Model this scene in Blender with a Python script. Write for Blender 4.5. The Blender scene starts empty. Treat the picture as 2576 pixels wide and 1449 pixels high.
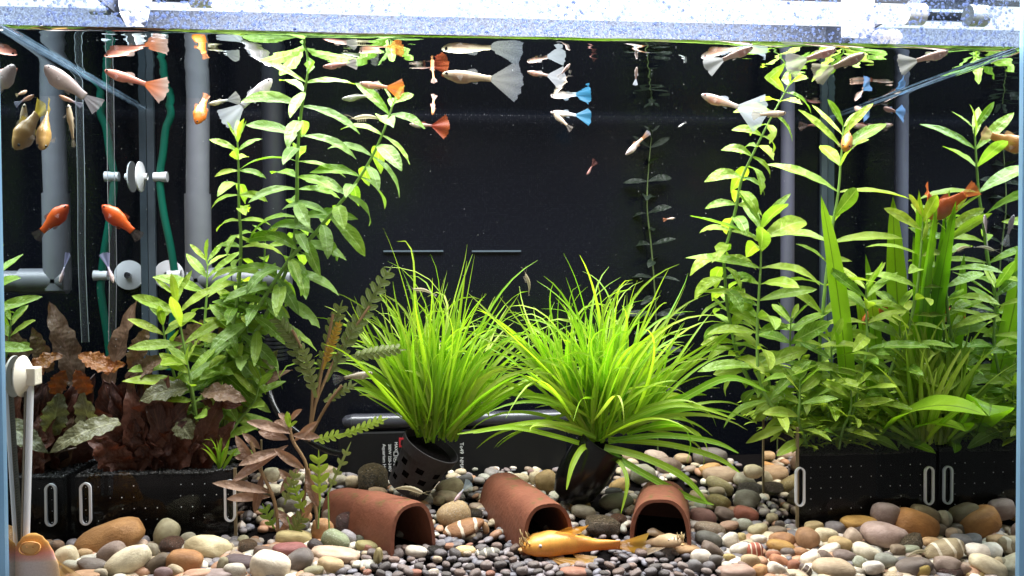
import bpy, bmesh, math, random
import numpy as np
from mathutils import Vector, Matrix, noise
random.seed(7); np.random.seed(7)
scene = bpy.context.scene
C = scene.collection
V = Vector

# ------------------------------------------------------------------ camera
W, H, F = 2576.0, 1449.0, 2200.0
CAM = V((-.1158, -.8507, .2772))
YAW, PITCH, ROLL = .1022, -.0235, -.0052
fw = V((math.sin(YAW)*math.cos(PITCH), math.cos(YAW)*math.cos(PITCH), math.sin(PITCH)))
r0 = V((math.cos(YAW), -math.sin(YAW), 0)); u0 = r0.cross(fw)
rt = r0*math.cos(ROLL)+u0*math.sin(ROLL); up = -r0*math.sin(ROLL)+u0*math.cos(ROLL)
cd = bpy.data.cameras.new('camera'); cam = bpy.data.objects.new('camera', cd); C.objects.link(cam)
cd.sensor_width = 36; cd.lens = 36*F/W; cd.clip_start = .05; cd.clip_end = 50
m = Matrix((rt, up, -fw)).transposed().to_4x4(); m.translation = CAM
cam.matrix_world = m
scene.camera = cam

# ------------------------------------------------------------------ world, exposure
w = bpy.data.worlds.new("World"); scene.world = w; w.use_nodes = True
w.node_tree.nodes['Background'].inputs[0].default_value = (1, .95, .88, 1)
w.node_tree.nodes['Background'].inputs[1].default_value = .32
scene.view_settings.view_transform = 'Standard'; scene.view_settings.look = 'None'
scene.view_settings.exposure = .13; scene.view_settings.gamma = 1
cy = scene.cycles
cy.use_denoising = True; cy.max_bounces = 9; cy.transparent_max_bounces = 24
cy.diffuse_bounces = 3; cy.glossy_bounces = 5; cy.transmission_bounces = 4
cy.caustics_reflective = False; cy.caustics_refractive = False
cy.sample_clamp_indirect = 6.0

TW, TD, ZW, ZF = .5, .4357, .5, -.06      # half width, depth, water level, tank floor

def area(name, loc, sx, sy, energy, col):
    l = bpy.data.lights.new(name, 'AREA'); l.shape = 'RECTANGLE'; l.size = sx; l.size_y = sy
    l.energy = energy; l.color = col
    o = bpy.data.objects.new(name, l); C.objects.link(o); o.location = loc
    return o
LAMP1 = (.055, .13, .572, .0115); LAMP2 = (0, .31, .612, .0048)
area('added_panel_light', (0, .165, .694), .94, .31, 33, (.95, .98, 1))  # added panel out of view above the tubes, evens out the light

# ------------------------------------------------------------------ helpers
def ray(u, v): return fw + rt*((u-W/2)/F) + up*((H/2-v)/F)
def P(u, v, Y):
    d = ray(u, v); return CAM + d*((Y-CAM.y)/d.y)
def YS(u, v):
    """depth at which the water surface shows at photo point (u, v)"""
    d = ray(u, v); return CAM.y+d.y*((ZW-CAM.z)/d.z)
def mpp(p): return (V(p)-CAM).dot(fw)/F         # metres per photo pixel at a point
def bed(x, y): return -.036+.075*y-.035*x*(1-y/.4)
def G(u, v, h=0):
    d = ray(u, v); lo, hi = .2, 3.0
    for _ in range(40):
        t = (lo+hi)/2; p = CAM+d*t
        if p.z > bed(p.x, p.y)+h: lo = t
        else: hi = t
    return CAM+d*hi
def link(o): C.objects.link(o); return o
def tag(o, label, cat, group=None):
    o['label'] = label; o['category'] = cat
    if group: o['group'] = group
    return o
def empty(name, loc, label, cat, group=None):
    o = bpy.data.objects.new(name, None); o.location = loc; o.empty_display_size = .01
    return tag(link(o), label, cat, group)
def mesh_from(name, verts, faces, smooth=True, uv=None, col=None):
    me = bpy.data.meshes.new(name); me.from_pydata([tuple(v) for v in verts], [], faces)
    if smooth: me.polygons.foreach_set('use_smooth', [True]*len(me.polygons))
    li = np.zeros(len(me.loops), dtype=np.int32); me.loops.foreach_get('vertex_index', li)
    if uv is not None:
        l = me.uv_layers.new(name='UVMap'); l.data.foreach_set('uv', np.array(uv, dtype=np.float32)[li].ravel())
    if col is not None:
        a = me.color_attributes.new('Col', 'FLOAT_COLOR', 'POINT')
        c = np.ones((len(verts), 4), dtype=np.float32); c[:, :3] = np.array(col); a.data.foreach_set('color', c.ravel())
    me.update(); return me
def part(name, me, mat, parent, M=None, world=True):
    o = bpy.data.objects.new(name, me); link(o)
    if mat and not me.materials: me.materials.append(mat)
    if parent is not None:
        o.parent = parent
        if M is not None: o.matrix_basis = (Matrix.Translation(-base_of(parent)) @ M) if world else M
        elif world: o.location = -base_of(parent)
    elif M is not None: o.matrix_basis = M
    return o
def base_of(o):
    b = V((0, 0, 0))
    while o is not None: b = b+o.location; o = o.parent
    return b
class MB:
    """collects shapes into one mesh"""
    def __init__(s): s.v = []; s.f = []
    def add(s, vs, fs):
        n = len(s.v); s.v += [V(x) for x in vs]; s.f += [tuple(i+n for i in f) for f in fs]; return s
    def box(s, a, b, M=None):
        x0, y0, z0 = a; x1, y1, z1 = b
        vs = [V(p) for p in ((x0,y0,z0),(x1,y0,z0),(x1,y1,z0),(x0,y1,z0),(x0,y0,z1),(x1,y0,z1),(x1,y1,z1),(x0,y1,z1))]
        if M: vs = [M @ p for p in vs]
        return s.add(vs, [(0,3,2,1),(4,5,6,7),(0,1,5,4),(1,2,6,5),(2,3,7,6),(3,0,4,7)])
    def tube(s, pts, rad, n=12, cap=True):
        pts = [V(p) for p in pts]; k = len(pts)
        rr = rad if hasattr(rad, '__len__') else [rad]*k
        t0 = (pts[1]-pts[0]).normalized()
        a = t0.orthogonal().normalized(); vs = []
        for i, p in enumerate(pts):
            t = (pts[min(i+1, k-1)]-pts[max(i-1, 0)]).normalized()
            a = (a-t*a.dot(t)).normalized(); b = t.cross(a)
            for j in range(n):
                th = 2*math.pi*j/n; vs.append(p+(a*math.cos(th)+b*math.sin(th))*rr[i])
        fs = [(i*n+j, i*n+(j+1) % n, (i+1)*n+(j+1) % n, (i+1)*n+j) for i in range(k-1) for j in range(n)]
        if cap: fs += [tuple(range(n))[::-1], tuple(range((k-1)*n, k*n))]
        return s.add(vs, fs)
    def lathe(s, prof, o, axis, n=24, skip=None):
        """prof: (radius, height) along axis from point o"""
        ax = V(axis).normalized(); a = ax.orthogonal().normalized(); b = ax.cross(a); o = V(o)
        vs = [o+ax*h+(a*math.cos(2*math.pi*j/n)+b*math.sin(2*math.pi*j/n))*r for r, h in prof for j in range(n)]
        fs = [(i*n+j, i*n+(j+1) % n, (i+1)*n+(j+1) % n, (i+1)*n+j) for i in range(len(prof)-1) for j in range(n)
              if not (skip and skip(i, j))]
        return s.add(vs, fs)
    def ball(s, c, r, n=8):
        rr = r if hasattr(r, '__len__') else (r, r, r); vs = []; fs = []
        for i in range(n+1):
            for j in range(n*2):
                th = math.pi*i/n; ph = math.pi*j/n
                vs.append(V(c)+V((rr[0]*math.sin(th)*math.cos(ph), rr[1]*math.sin(th)*math.sin(ph), rr[2]*math.cos(th))))
        k = 2*n
        for i in range(n):
            for j in range(k): fs.append((i*k+j, (i+1)*k+j, (i+1)*k+(j+1) % k, i*k+(j+1) % k))
        return s.add(vs, fs)
    def build(s, name, mat, parent=None, smooth=True, bevel=0):
        me = mesh_from(name, s.v, s.f, smooth)
        bm = bmesh.new(); bm.from_mesh(me); bmesh.ops.remove_doubles(bm, verts=bm.verts, dist=1e-7)
        bmesh.ops.recalc_face_normals(bm, faces=bm.faces)
        if bevel: bmesh.ops.bevel(bm, geom=bm.edges[:], offset=bevel, segments=2, affect='EDGES', profile=.5)
        bm.to_mesh(me); bm.free()
        if smooth: me.set_sharp_from_angle(angle=math.radians(40))
        return part(name, me, mat, parent)
def smooth_path(pts, n=8):
    pts = [V(p) for p in pts]; out = []
    for i in range(len(pts)-1):
        p0 = pts[max(i-1, 0)]; p1 = pts[i]; p2 = pts[i+1]; p3 = pts[min(i+2, len(pts)-1)]
        for k in range(n):
            t = k/n
            out.append(.5*((2*p1)+(p2-p0)*t+(2*p0-5*p1+4*p2-p3)*t*t+(3*p1-p0-3*p2+p3)*t**3))
    out.append(pts[-1]); return out

# ------------------------------------------------------------------ materials
class NT:
    def __init__(s, name):
        s.m = bpy.data.materials.new(name); s.m.use_nodes = True; s.t = s.m.node_tree; s.t.nodes.clear()
        s.out = s.n('ShaderNodeOutputMaterial')
    def n(s, typ, **kw):
        x = s.t.nodes.new(typ)
        for k, v in kw.items():
            if k.startswith('_'): setattr(x, k[1:], v)
            else:
                key = int(k[1:]) if k[0] == 'i' and k[1:].isdigit() else k.replace('__', ' ')
                if hasattr(v, 'node'): s.t.links.new(v, x.inputs[key])
                else:
                    try: x.inputs[key].default_value = v
                    except Exception: x.inputs[key].default_value = tuple(v)+(1,)
        return x
    def math(s, op, a, b=0.0, c=None, clamp=False):
        x = s.t.nodes.new('ShaderNodeMath'); x.operation = op; x.use_clamp = clamp
        for i, v in enumerate((a, b, c)):
            if v is None: continue
            if hasattr(v, 'node'): s.t.links.new(v, x.inputs[i])
            else: x.inputs[i].default_value = v
        return x.outputs[0]
    def mix(s, fac, a, b, blend='MIX'):
        x = s.t.nodes.new('ShaderNodeMix'); x.data_type = 'RGBA'; x.blend_type = blend
        for i, v in ((0, fac), (6, a), (7, b)):
            if hasattr(v, 'node'): s.t.links.new(v, x.inputs[i])
            elif i == 0: x.inputs[i].default_value = v
            else: x.inputs[i].default_value = tuple(v)[:3]+(1,)
        return x.outputs[2]
    def ramp(s, fac, stops):
        x = s.t.nodes.new('ShaderNodeValToRGB'); e = x.color_ramp.elements
        while len(e) < len(stops): e.new(.5)
        for k, (p, c) in enumerate(stops): e[k].position = p; e[k].color = (c, c, c, 1) if not hasattr(c, '__len__') else tuple(c)+(1,)
        s.t.links.new(fac, x.inputs[0]); return x.outputs[0]
    def noise(s, vec, scale, detail=3, rough=.5):
        x = s.n('ShaderNodeTexNoise', Scale=scale, Detail=detail, Roughness=rough)
        if vec is not None: s.t.links.new(vec, x.inputs['Vector'])
        return x.outputs[0]
    def sh(s, a, b, fac):
        x = s.t.nodes.new('ShaderNodeMixShader')
        if hasattr(fac, 'node'): s.t.links.new(fac, x.inputs[0])
        else: x.inputs[0].default_value = fac
        s.t.links.new(a.outputs[0] if hasattr(a, 'outputs') else a, x.inputs[1]); s.t.links.new(b.outputs[0] if hasattr(b, 'outputs') else b, x.inputs[2])
        return x
    def done(s, shader): s.t.links.new(shader.outputs[0], s.out.inputs[0]); return s.m

def simple(name, col, rough=.5, metal=0, bump=0, bscale=300, var=.15, spec=.5):
    t = NT(name); tc = t.n('ShaderNodeTexCoord').outputs['Object']
    nz = t.noise(tc, bscale, 4)
    c = t.mix(t.math('MULTIPLY', nz, 1.0), [x*(1-var) for x in col], [min(1, x*(1+var)) for x in col])
    p = t.n('ShaderNodeBsdfPrincipled', Base__Color=c, Roughness=rough, Metallic=metal)
    p.inputs['Specular IOR Level'].default_value = spec
    if bump: t.t.links.new(t.n('ShaderNodeBump', Strength=bump, Distance=.001, Height=nz).outputs[0], p.inputs['Normal'])
    return t.done(p)

def glass_sheet(name, tint=(1, 1, 1), ior=1.33, mirror=(.9, .95, 1), rough=0.0, bump=0, bscale=30, stretch=None, flat=None):
    """thin sheet: lets light through, mirrors by Fresnel (total reflection when seen from the water side)"""
    t = NT(name)
    nrm = None
    if bump:
        tc = t.n('ShaderNodeTexCoord').outputs['Object']
        if stretch: tc = t.n('ShaderNodeMapping', Vector=tc, Scale=stretch).outputs[0]
        nrm = t.n('ShaderNodeBump', Strength=bump, Distance=.002, Height=t.noise(tc, bscale, 2)).outputs[0]
    f = t.n('ShaderNodeFresnel', IOR=ior).outputs[0] if flat is None else flat
    tr = t.n('ShaderNodeBsdfTransparent', Color=tint); g = t.n('ShaderNodeBsdfGlossy', Color=mirror, Roughness=rough)
    if nrm is not None: t.t.links.new(nrm, g.inputs['Normal'])
    return t.done(t.sh(tr, g, f))

def leaf_mat(name, c1, c2, trans=.45, tcol=None, spots=.5, rib=(.45, .6, .2), ribw=.035, rough=.42, hue=.5, veins=.25, redtip=None):
    t = NT(name)
    uvn = t.n('ShaderNodeUVMap'); sep = t.n('ShaderNodeSeparateXYZ', Vector=uvn.outputs[0])
    u, v = sep.outputs[0], sep.outputs[1]
    oi = t.n('ShaderNodeObjectInfo'); rnd = oi.outputs['Random']
    tc = t.n('ShaderNodeTexCoord').outputs['Object']
    off = t.n('ShaderNodeVectorMath', _operation='ADD', i0=tc)
    cmb = t.n('ShaderNodeCombineXYZ', X=t.math('MULTIPLY', rnd, 37), Y=t.math('MULTIPLY', rnd, 91))
    t.t.links.new(cmb.outputs[0], off.inputs[1]); vec = off.outputs[0]
    big = t.noise(vec, 4, 3)
    base = t.mix(t.ramp(t.math('ADD', t.math('MULTIPLY', big, .7), t.math('MULTIPLY', rnd, .45)), [(.3, 0), (.85, 1)]), c1, c2)
    au = t.math('ABSOLUTE', t.math('SUBTRACT', u, .5))
    vein = t.math('SINE', t.math('MULTIPLY', t.math('SUBTRACT', v, t.math('MULTIPLY', au, .55)), 62))
    vein = t.math('MULTIPLY', t.math('GREATER_THAN', vein, .86), veins)
    base = t.mix(vein, base, rib)
    ribm = t.math('MULTIPLY', t.math('LESS_THAN', au, ribw), .75)
    base = t.mix(ribm, base, rib)
    if redtip: base = t.mix(t.math('MULTIPLY', t.math('POWER', v, 2.5), .8), base, redtip)
    sp = t.ramp(t.noise(vec, 26, 3, .7), [(.60, 0), (.68, spots)])
    base = t.mix(sp, base, [x*.35 for x in c1])
    p = t.n('ShaderNodeBsdfPrincipled', Base__Color=base, Roughness=rough)
    p.inputs['Specular IOR Level'].default_value = .35
    bmp = t.n('ShaderNodeBump', Strength=.35, Distance=.02, Height=t.math('ADD', t.math('MULTIPLY', big, 1.5), t.math('SUBTRACT', 0, t.math('ADD', ribm, vein))))
    t.t.links.new(bmp.outputs[0], p.inputs['Normal'])
    tb = t.mix(1.0, base, tcol or (1.2, 1.3, .45), 'MULTIPLY')
    tl = t.n('ShaderNodeBsdfTranslucent', Color=tb)
    return t.done(t.sh(p, tl, trans))

def stone_mat(name, kind='plain'):
    t = NT(name); oi = t.n('ShaderNodeObjectInfo'); rnd = oi.outputs['Random']
    tc = t.n('ShaderNodeTexCoord').outputs['Object']
    off = t.n('ShaderNodeVectorMath', _operation='ADD', i0=tc)
    cmb = t.n('ShaderNodeCombineXYZ', X=t.math('MULTIPLY', rnd, 57), Y=t.math('MULTIPLY', rnd, 31), Z=t.math('MULTIPLY', rnd, 77))
    t.t.links.new(cmb.outputs[0], off.inputs[1]); vec = off.outputs[0]
    col = oi.outputs['Color']
    n1 = t.noise(vec, 1.4, 5, .6); n2 = t.noise(vec, 9, 4, .65); n3 = t.noise(vec, 34, 2)
    c = t.mix(t.ramp(n1, [(.3, 0), (.72, 1)]), t.mix(1, col, (.58, .50, .42), 'MULTIPLY'), t.mix(1, col, (1.04, .98, .88), 'MULTIPLY'))
    c = t.mix(t.ramp(n2, [(.55, 0), (.75, .55)]), c, t.mix(1, col, (.55, .5, .45), 'MULTIPLY'))
    if kind == 'speckle':
        c = t.mix(t.ramp(n3, [(.52, 0), (.62, .8)]), c, (.09, .1, .07)); c = t.mix(t.ramp(n2, [(.3, .7), (.42, 0)]), c, (.7, .68, .6))
    elif kind == 'stripe':
        wv = t.n('ShaderNodeTexWave', Vector=vec, Scale=.55, Distortion=2.2, Detail=2); wv.inputs['Detail Scale'].default_value = 1
        c = t.mix(t.ramp(wv.outputs[0], [(.86, 0), (.92, .85)]), c, (.75, .65, .5))
    elif kind == 'rough':
        vo = t.n('ShaderNodeTexVoronoi', Vector=vec, Scale=5)
        c = t.mix(t.ramp(vo.outputs[0], [(.1, .85), (.25, 0)]), c, (.6, .5, .38))
        c = t.mix(t.ramp(n2, [(.5, 0), (.6, .8)]), c, (.05, .05, .03))
    else:
        c = t.mix(t.ramp(n3, [(.66, 0), (.74, .5)]), c, t.mix(1, col, (.35, .32, .28), 'MULTIPLY'))
    geo = t.n('ShaderNodeNewGeometry')
    p = t.n('ShaderNodeBsdfPrincipled', Base__Color=c, Roughness=.5)
    p.inputs['Specular IOR Level'].default_value = .3
    h = t.math('ADD', n2, t.math('MULTIPLY', n3, .4))
    t.t.links.new(t.n('ShaderNodeBump', Strength=.9 if kind == 'rough' else .3, Distance=.04, Height=h).outputs[0], p.inputs['Normal'])
    return t.done(p)

def attr_mat(name, rough=.5, spec=.35, nscale=300, nvar=.35, trans=0, bump=.2, gain=1.0):
    t = NT(name); a = t.n('ShaderNodeAttribute', _attribute_name='Col').outputs[0]
    tc = t.n('ShaderNodeTexCoord').outputs['Object']; nz = t.noise(tc, nscale, 3, .6)
    c = t.mix(nz, t.mix(1, a, (gain*(1-nvar),)*3, 'MULTIPLY'), t.mix(1, a, (gain*(1+nvar),)*3, 'MULTIPLY'))
    p = t.n('ShaderNodeBsdfPrincipled', Base__Color=c, Roughness=rough); p.inputs['Specular IOR Level'].default_value = spec
    if bump: t.t.links.new(t.n('ShaderNodeBump', Strength=bump, Distance=.0006, Height=nz).outputs[0], p.inputs['Normal'])
    if trans:
        return t.done(t.sh(p, t.n('ShaderNodeBsdfTranslucent', Color=c), trans))
    return t.done(p)

def fin_mat(name, alpha=.55, rays=26):
    t = NT(name); a = t.n('ShaderNodeAttribute', _attribute_name='Col').outputs[0]
    sep = t.n('ShaderNodeSeparateXYZ', Vector=t.n('ShaderNodeUVMap').outputs[0])
    st = t.math('SINE', t.math('MULTIPLY', sep.outputs[0], rays*6.283))
    st = t.math('ADD', t.math('MULTIPLY', st, .5), .5)
    c = t.mix(t.math('MULTIPLY', st, .45), t.mix(1, a, (.82, .82, .82), 'MULTIPLY'), t.mix(1, a, (.4, .38, .36), 'MULTIPLY'))
    p = t.n('ShaderNodeBsdfPrincipled', Base__Color=c, Roughness=.4); tl = t.n('ShaderNodeBsdfTranslucent', Color=c)
    s1 = t.sh(p, tl, .5)
    al = t.math('ADD', t.math('MULTIPLY', st, .22), t.math('SUBTRACT', alpha, t.math('MULTIPLY', sep.outputs[1], .2)), clamp=True)
    return t.done(t.sh(t.n('ShaderNodeBsdfTransparent'), s1, al))

def emit(name, col, s):
    t = NT(name); return t.done(t.n('ShaderNodeEmission', Color=col, Strength=s))

M = {}
M['leaf'] = leaf_mat('leaf_green', (.14, .28, .022), (.32, .47, .075), .38)
M['leaf_dark'] = leaf_mat('leaf_deep_green', (.14, .26, .045), (.30, .45, .12), .4, rib=(.4, .55, .25))
M['leaf_yel'] = leaf_mat('leaf_yellow_green', (.25, .40, .03), (.46, .57, .09), .44, spots=.25, rib=(.5, .6, .2))
M['grass'] = leaf_mat('blade_green', (.15, .36, .012), (.46, .62, .05), .5, spots=.1, veins=.0, rib=(.42, .62, .12), ribw=.06, tcol=(1.4, 1.5, .5))
M['broad'] = leaf_mat('broad_blade_green', (.19, .40, .015), (.38, .58, .04), .55, spots=.12, veins=.0, rib=(.12, .2, .02), tcol=(1.2, 1.4, .4))
M['brown'] = leaf_mat('crypt_brown', (.035, .010, .007), (.105, .034, .018), .22, spots=.6, rib=(.12, .05, .03), veins=.5, tcol=(1.6, .8, .4), rough=.5)
M['tan'] = leaf_mat('crypt_tan', (.15, .09, .055), (.29, .19, .12), .35, spots=.5, rib=(.28, .17, .12), veins=.5, tcol=(1.3, .9, .5))
M['rust'] = leaf_mat('crypt_rust', (.22, .07, .015), (.38, .18, .025), .4, spots=.4, rib=(.2, .08, .02), veins=.4, tcol=(1.4, .8, .3))
M['olive'] = leaf_mat('crypt_olive', (.10, .10, .045), (.23, .22, .11), .3, spots=.8, rib=(.3, .3, .17), veins=.5)
M['pinkbrown'] = leaf_mat('pinkish_leaf', (.27, .16, .11), (.44, .29, .2), .35, spots=.4, rib=(.4, .25, .18), veins=.2, tcol=(1.3, .9, .6))
M['sage'] = leaf_mat('feather_sage', (.15, .19, .055), (.30, .34, .12), .35, spots=.3, rib=(.4, .42, .25), veins=.1)
M['orange'] = leaf_mat('leaf_orange', (.38, .2, .03), (.5, .3, .05), .35, spots=.4, rib=(.4, .25, .1))
M['leaf_reflection'] = leaf_mat('leaf_reflected_dark', (.006, .011, .006), (.014, .024, .013), .3, rib=(.03, .04, .025))  # near-black leaf colour imitates a dim reflection on the back glass
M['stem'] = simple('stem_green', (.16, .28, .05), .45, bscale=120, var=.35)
M['stem_reflection'] = simple('stem_reflection', (.07, .10, .03), .5, bscale=120, var=.35)
M['stem_brown'] = simple('stem_brown', (.22, .13, .06), .5, bscale=120, var=.35)
for k in ('plain', 'speckle', 'stripe', 'rough'): M['stone_'+k] = stone_mat('stone_'+k, k)
M['gravel'] = attr_mat('gravel', .5, .3, 500, .3, bump=.3)
M['fish'] = attr_mat('fish_skin', .38, .5, 700, .22, trans=.2, bump=.08, gain=.84)
M['fin'] = fin_mat('fin_membrane', .38); M['fin_solid'] = fin_mat('fin_strong', .66, 14)
M['soil'] = simple('black_soil', (.006, .005, .005), .9, bump=.5, bscale=350, var=.6, spec=.0)
M['black'] = simple('black_plastic', (.004, .004, .0045), .5, bump=.1, bscale=500, var=.3, spec=.25)
M['pot'] = simple('pot_black', (.028, .025, .027), .6, bump=.3, bscale=260, var=.5, spec=.3)
M['gloss'] = simple('black_gloss', (.004, .004, .004), .22, var=.3, spec=.3)
M['heater'] = simple('heater_black', (.03, .03, .038), .28, bump=.1, bscale=200, var=.3)
M['pvc'] = simple('grey_pvc', (.085, .09, .105), .45, bump=.15, bscale=60, var=.16)
M['pvc_dark'] = simple('slate_pvc', (.005, .006, .010), .4, bump=.2, bscale=80, var=.3)
M['pvc_mauve'] = simple('mauve_grey_pvc', (.065, .065, .095), .45, bump=.15, bscale=60, var=.2)
M['cream'] = simple('cream_plastic', (.74, .68, .56), .4, bscale=80, var=.05)
M['white'] = simple('white_plastic', (.72, .73, .76), .4, bscale=80, var=.05)
M['milky_tube'] = (lambda t: t.done(t.sh(t.n('ShaderNodeBsdfPrincipled', Base__Color=(.88, .89, .93), Roughness=.3), t.n('ShaderNodeBsdfTranslucent', Color=(.9, .92, .96)), .35)))(NT('milky_tube'))
M['red'] = simple('red_plastic', (.65, .03, .05), .4)
M['print'] = simple('white_print', (.55, .55, .55), .6)
M['scale'] = simple('scale_brown', (.16, .14, .10), .5)
M['tick'] = simple('black_print', (.03, .03, .03), .6)
M['eye'] = simple('eye_dark', (.01, .008, .008), .12)
M['iris'] = simple('eye_silver', (.5, .45, .45), .25)
M['redeye'] = simple('eye_red', (.35, .05, .04), .2)
M['acr_edge'] = simple('acrylic_edge', (.20, .15, .08), .4)
M['speck'] = simple('white_speck', (.7, .7, .7), .6)

def clay():
    t = NT('terracotta'); tc = t.n('ShaderNodeTexCoord').outputs['Object']
    n1 = t.noise(tc, 22, 5, .6); n2 = t.noise(tc, 160, 4); n3 = t.noise(tc, 60, 4, .7)
    c = t.mix(n1, (.115, .040, .025), (.25, .092, .052))
    c = t.mix(t.ramp(n2, [(.5, 0), (.75, .4)]), c, (.13, .05, .03))
    geo = t.n('ShaderNodeNewGeometry'); sz = t.n('ShaderNodeSeparateXYZ', Vector=geo.outputs['Normal']).outputs[2]
    al = t.math('MULTIPLY', t.ramp(n3, [(.56, 0), (.68, .85)]), t.ramp(sz, [(.55, 0), (.9, 1)]))
    c = t.mix(al, c, (.07, .08, .02))
    p = t.n('ShaderNodeBsdfPrincipled', Base__Color=c, Roughness=.5); p.inputs['Specular IOR Level'].default_value = .2
    t.t.links.new(t.n('ShaderNodeBump', Strength=.5, Distance=.0015, Height=t.math('ADD', n2, n1)).outputs[0], p.inputs['Normal'])
    return t.done(p)
M['clay'] = clay()
def backmat():
    t = NT('back_film'); tc = t.n('ShaderNodeTexCoord').outputs['Object']
    vo = t.n('ShaderNodeTexVoronoi', Vector=tc, Scale=330); vo.inputs['Randomness'].default_value = .25
    d = t.ramp(vo.outputs[0], [(.12, 1), (.4, 0)])
    c = t.mix(t.math('MULTIPLY', d, t.noise(tc, 5, 3)), (.003, .0035, .006), (.014, .016, .024))
    p = t.n('ShaderNodeBsdfPrincipled', Base__Color=c, Roughness=.2); p.inputs['Specular IOR Level'].default_value = .2
    t.t.links.new(t.n('ShaderNodeBump', Strength=.25, Distance=.001, Height=d).outputs[0], p.inputs['Normal'])
    return t.done(p)
M['back'] = backmat()
def hoodmat():
    t = NT('hood_metal'); tc = t.n('ShaderNodeTexCoord').outputs['Object']
    n1 = t.noise(tc, 420, 3, .75); n2 = t.noise(tc, 12, 3)
    c = t.mix(t.ramp(n1, [(.4, 0), (.62, 1)]), (.025, .03, .05), (.11, .13, .18)); c = t.mix(t.math('MULTIPLY', n2, .35), c, (.06, .055, .07))
    p = t.n('ShaderNodeBsdfPrincipled', Base__Color=c, Roughness=.45, Metallic=.55)
    t.t.links.new(t.n('ShaderNodeBump', Strength=.5, Distance=.002, Height=n1).outputs[0], p.inputs['Normal'])
    return t.done(p)
M['hood'] = hoodmat()
def edgemat():
    t = NT('glass_edge_blue'); tc = t.n('ShaderNodeTexCoord').outputs['Object']
    c = t.mix(t.noise(tc, 9, 2), (.30, .52, .74), (.50, .74, .92))
    p = t.n('ShaderNodeBsdfPrincipled', Base__Color=c, Roughness=.35); tl = t.n('ShaderNodeBsdfTranslucent', Color=c)
    return t.done(t.sh(p, tl, .5))
M['edge'] = edgemat()
M['seal'] = simple('silicone_grey', (.06, .08, .10), .35, bscale=60, var=.25)
M['sideglass'] = glass_sheet('side_glass', mirror=(.66, .74, .78))
M['frontglass'] = glass_sheet('front_glass', ior=1.08)
M['water'] = glass_sheet('water_surface', mirror=(.86, .93, .95), bump=.02, bscale=40, stretch=(1, 3, 1))
M['acrylic_side'] = glass_sheet('clear_acrylic_side', ior=1.42, tint=(.82, .74, .64), mirror=(.9, .8, .7))
M['acrylic'] = glass_sheet('clear_acrylic', ior=1.25, tint=(.93, .93, .88))
t = NT('clear_hose'); lw = t.n('ShaderNodeLayerWeight', Blend=.45).outputs['Facing']
M['hose'] = t.done(t.sh(t.n('ShaderNodeBsdfTransparent', Color=(.93, .95, .97)), t.sh(t.n('ShaderNodeBsdfGlossy', Color=(.9, .95, 1), Roughness=.12), t.n('ShaderNodeBsdfTranslucent', Color=(.8, .85, .9)), .5), t.ramp(lw, [(.35, .05), (.8, .95)])))
t = NT('green_hose'); gc = t.n('ShaderNodeBsdfPrincipled', Base__Color=(.01, .16, .11), Roughness=.25)
M['green_hose'] = t.done(t.sh(gc, t.n('ShaderNodeBsdfTranslucent', Color=(.02, .34, .22)), .45))
t = NT('droplet'); M['drop'] = t.done(t.sh(t.n('ShaderNodeBsdfTransparent', Color=(.85, .88, .95)), t.sh(t.n('ShaderNodeBsdfGlossy', Roughness=.15), t.n('ShaderNodeBsdfTranslucent', Color=(.08, .12, .28)), .6), .55))
M['tube'] = emit('lamp_glow', (.93, .97, 1), 1.5)
t = NT('shrimp_shell'); lw = t.n('ShaderNodeLayerWeight', Blend=.4).outputs['Facing']
M['shrimp'] = t.done(t.sh(t.n('ShaderNodeBsdfTransparent'), t.sh(t.n('ShaderNodeBsdfPrincipled', Base__Color=(.45, .38, .25), Roughness=.35), t.n('ShaderNodeBsdfTranslucent', Color=(.5, .45, .3)), .5), t.ramp(lw, [(.0, .5), (.8, .95)])))

# ------------------------------------------------------------------ the tank
tank = empty('aquarium', (0, 0, ZF), 'glass fish tank with blue lit edges holding all plants and fish', 'aquarium')
def sheet(name, a, b, c, d, mat, parent): return part(name, mesh_from(name, [a, b, c, d], [(0, 1, 2, 3)], False), mat, parent)
ZT = .60
sheet('front_glass', (-TW, 0, ZF), (TW, 0, ZF), (TW, 0, ZT), (-TW, 0, ZT), M['frontglass'], tank)
sheet('side_glass', (-TW, 0, ZF), (-TW, 0, ZT), (-TW, TD, ZT), (-TW, TD, ZF), M['sideglass'], tank)
sheet('side_glass', (TW, 0, ZF), (TW, TD, ZF), (TW, TD, ZT), (TW, 0, ZT), M['sideglass'], tank)
MB().box((-TW, TD, ZF), (TW, TD+.006, ZT)).build('back_panel', M['back'], tank, False)
MB().box((-TW-.02, -.006, ZF-.008), (TW+.02, TD+.006, ZF)).build('tank_base', M['black'], tank, False)
for s in (-1, 1):
    x0, x1 = sorted((s*(TW+.0015), s*(TW+.018)))
    MB().box((x0, -.004, ZF), (x1, .006, ZT)).build('glass_edge', M['edge'], tank, False)
    a, b = sorted((s*(TW-.0005), s*(TW-.010)))
    MB().box((a, TD-.007, ZF), (b, TD-.0005, ZT)).build('silicone_seal', M['seal'], tank, False)
for a, b in ((965, 1115), (1187, 1310)):
    p = P(a, 632, TD-.001); q = P(b, 632, TD-.001)
    MB().box((p.x, TD-.004, p.z-.0012), (q.x, TD-.0005, p.z+.0012)).build('back_bar', M['seal'], tank, False)  # two thin grey bars on the back panel
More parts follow.
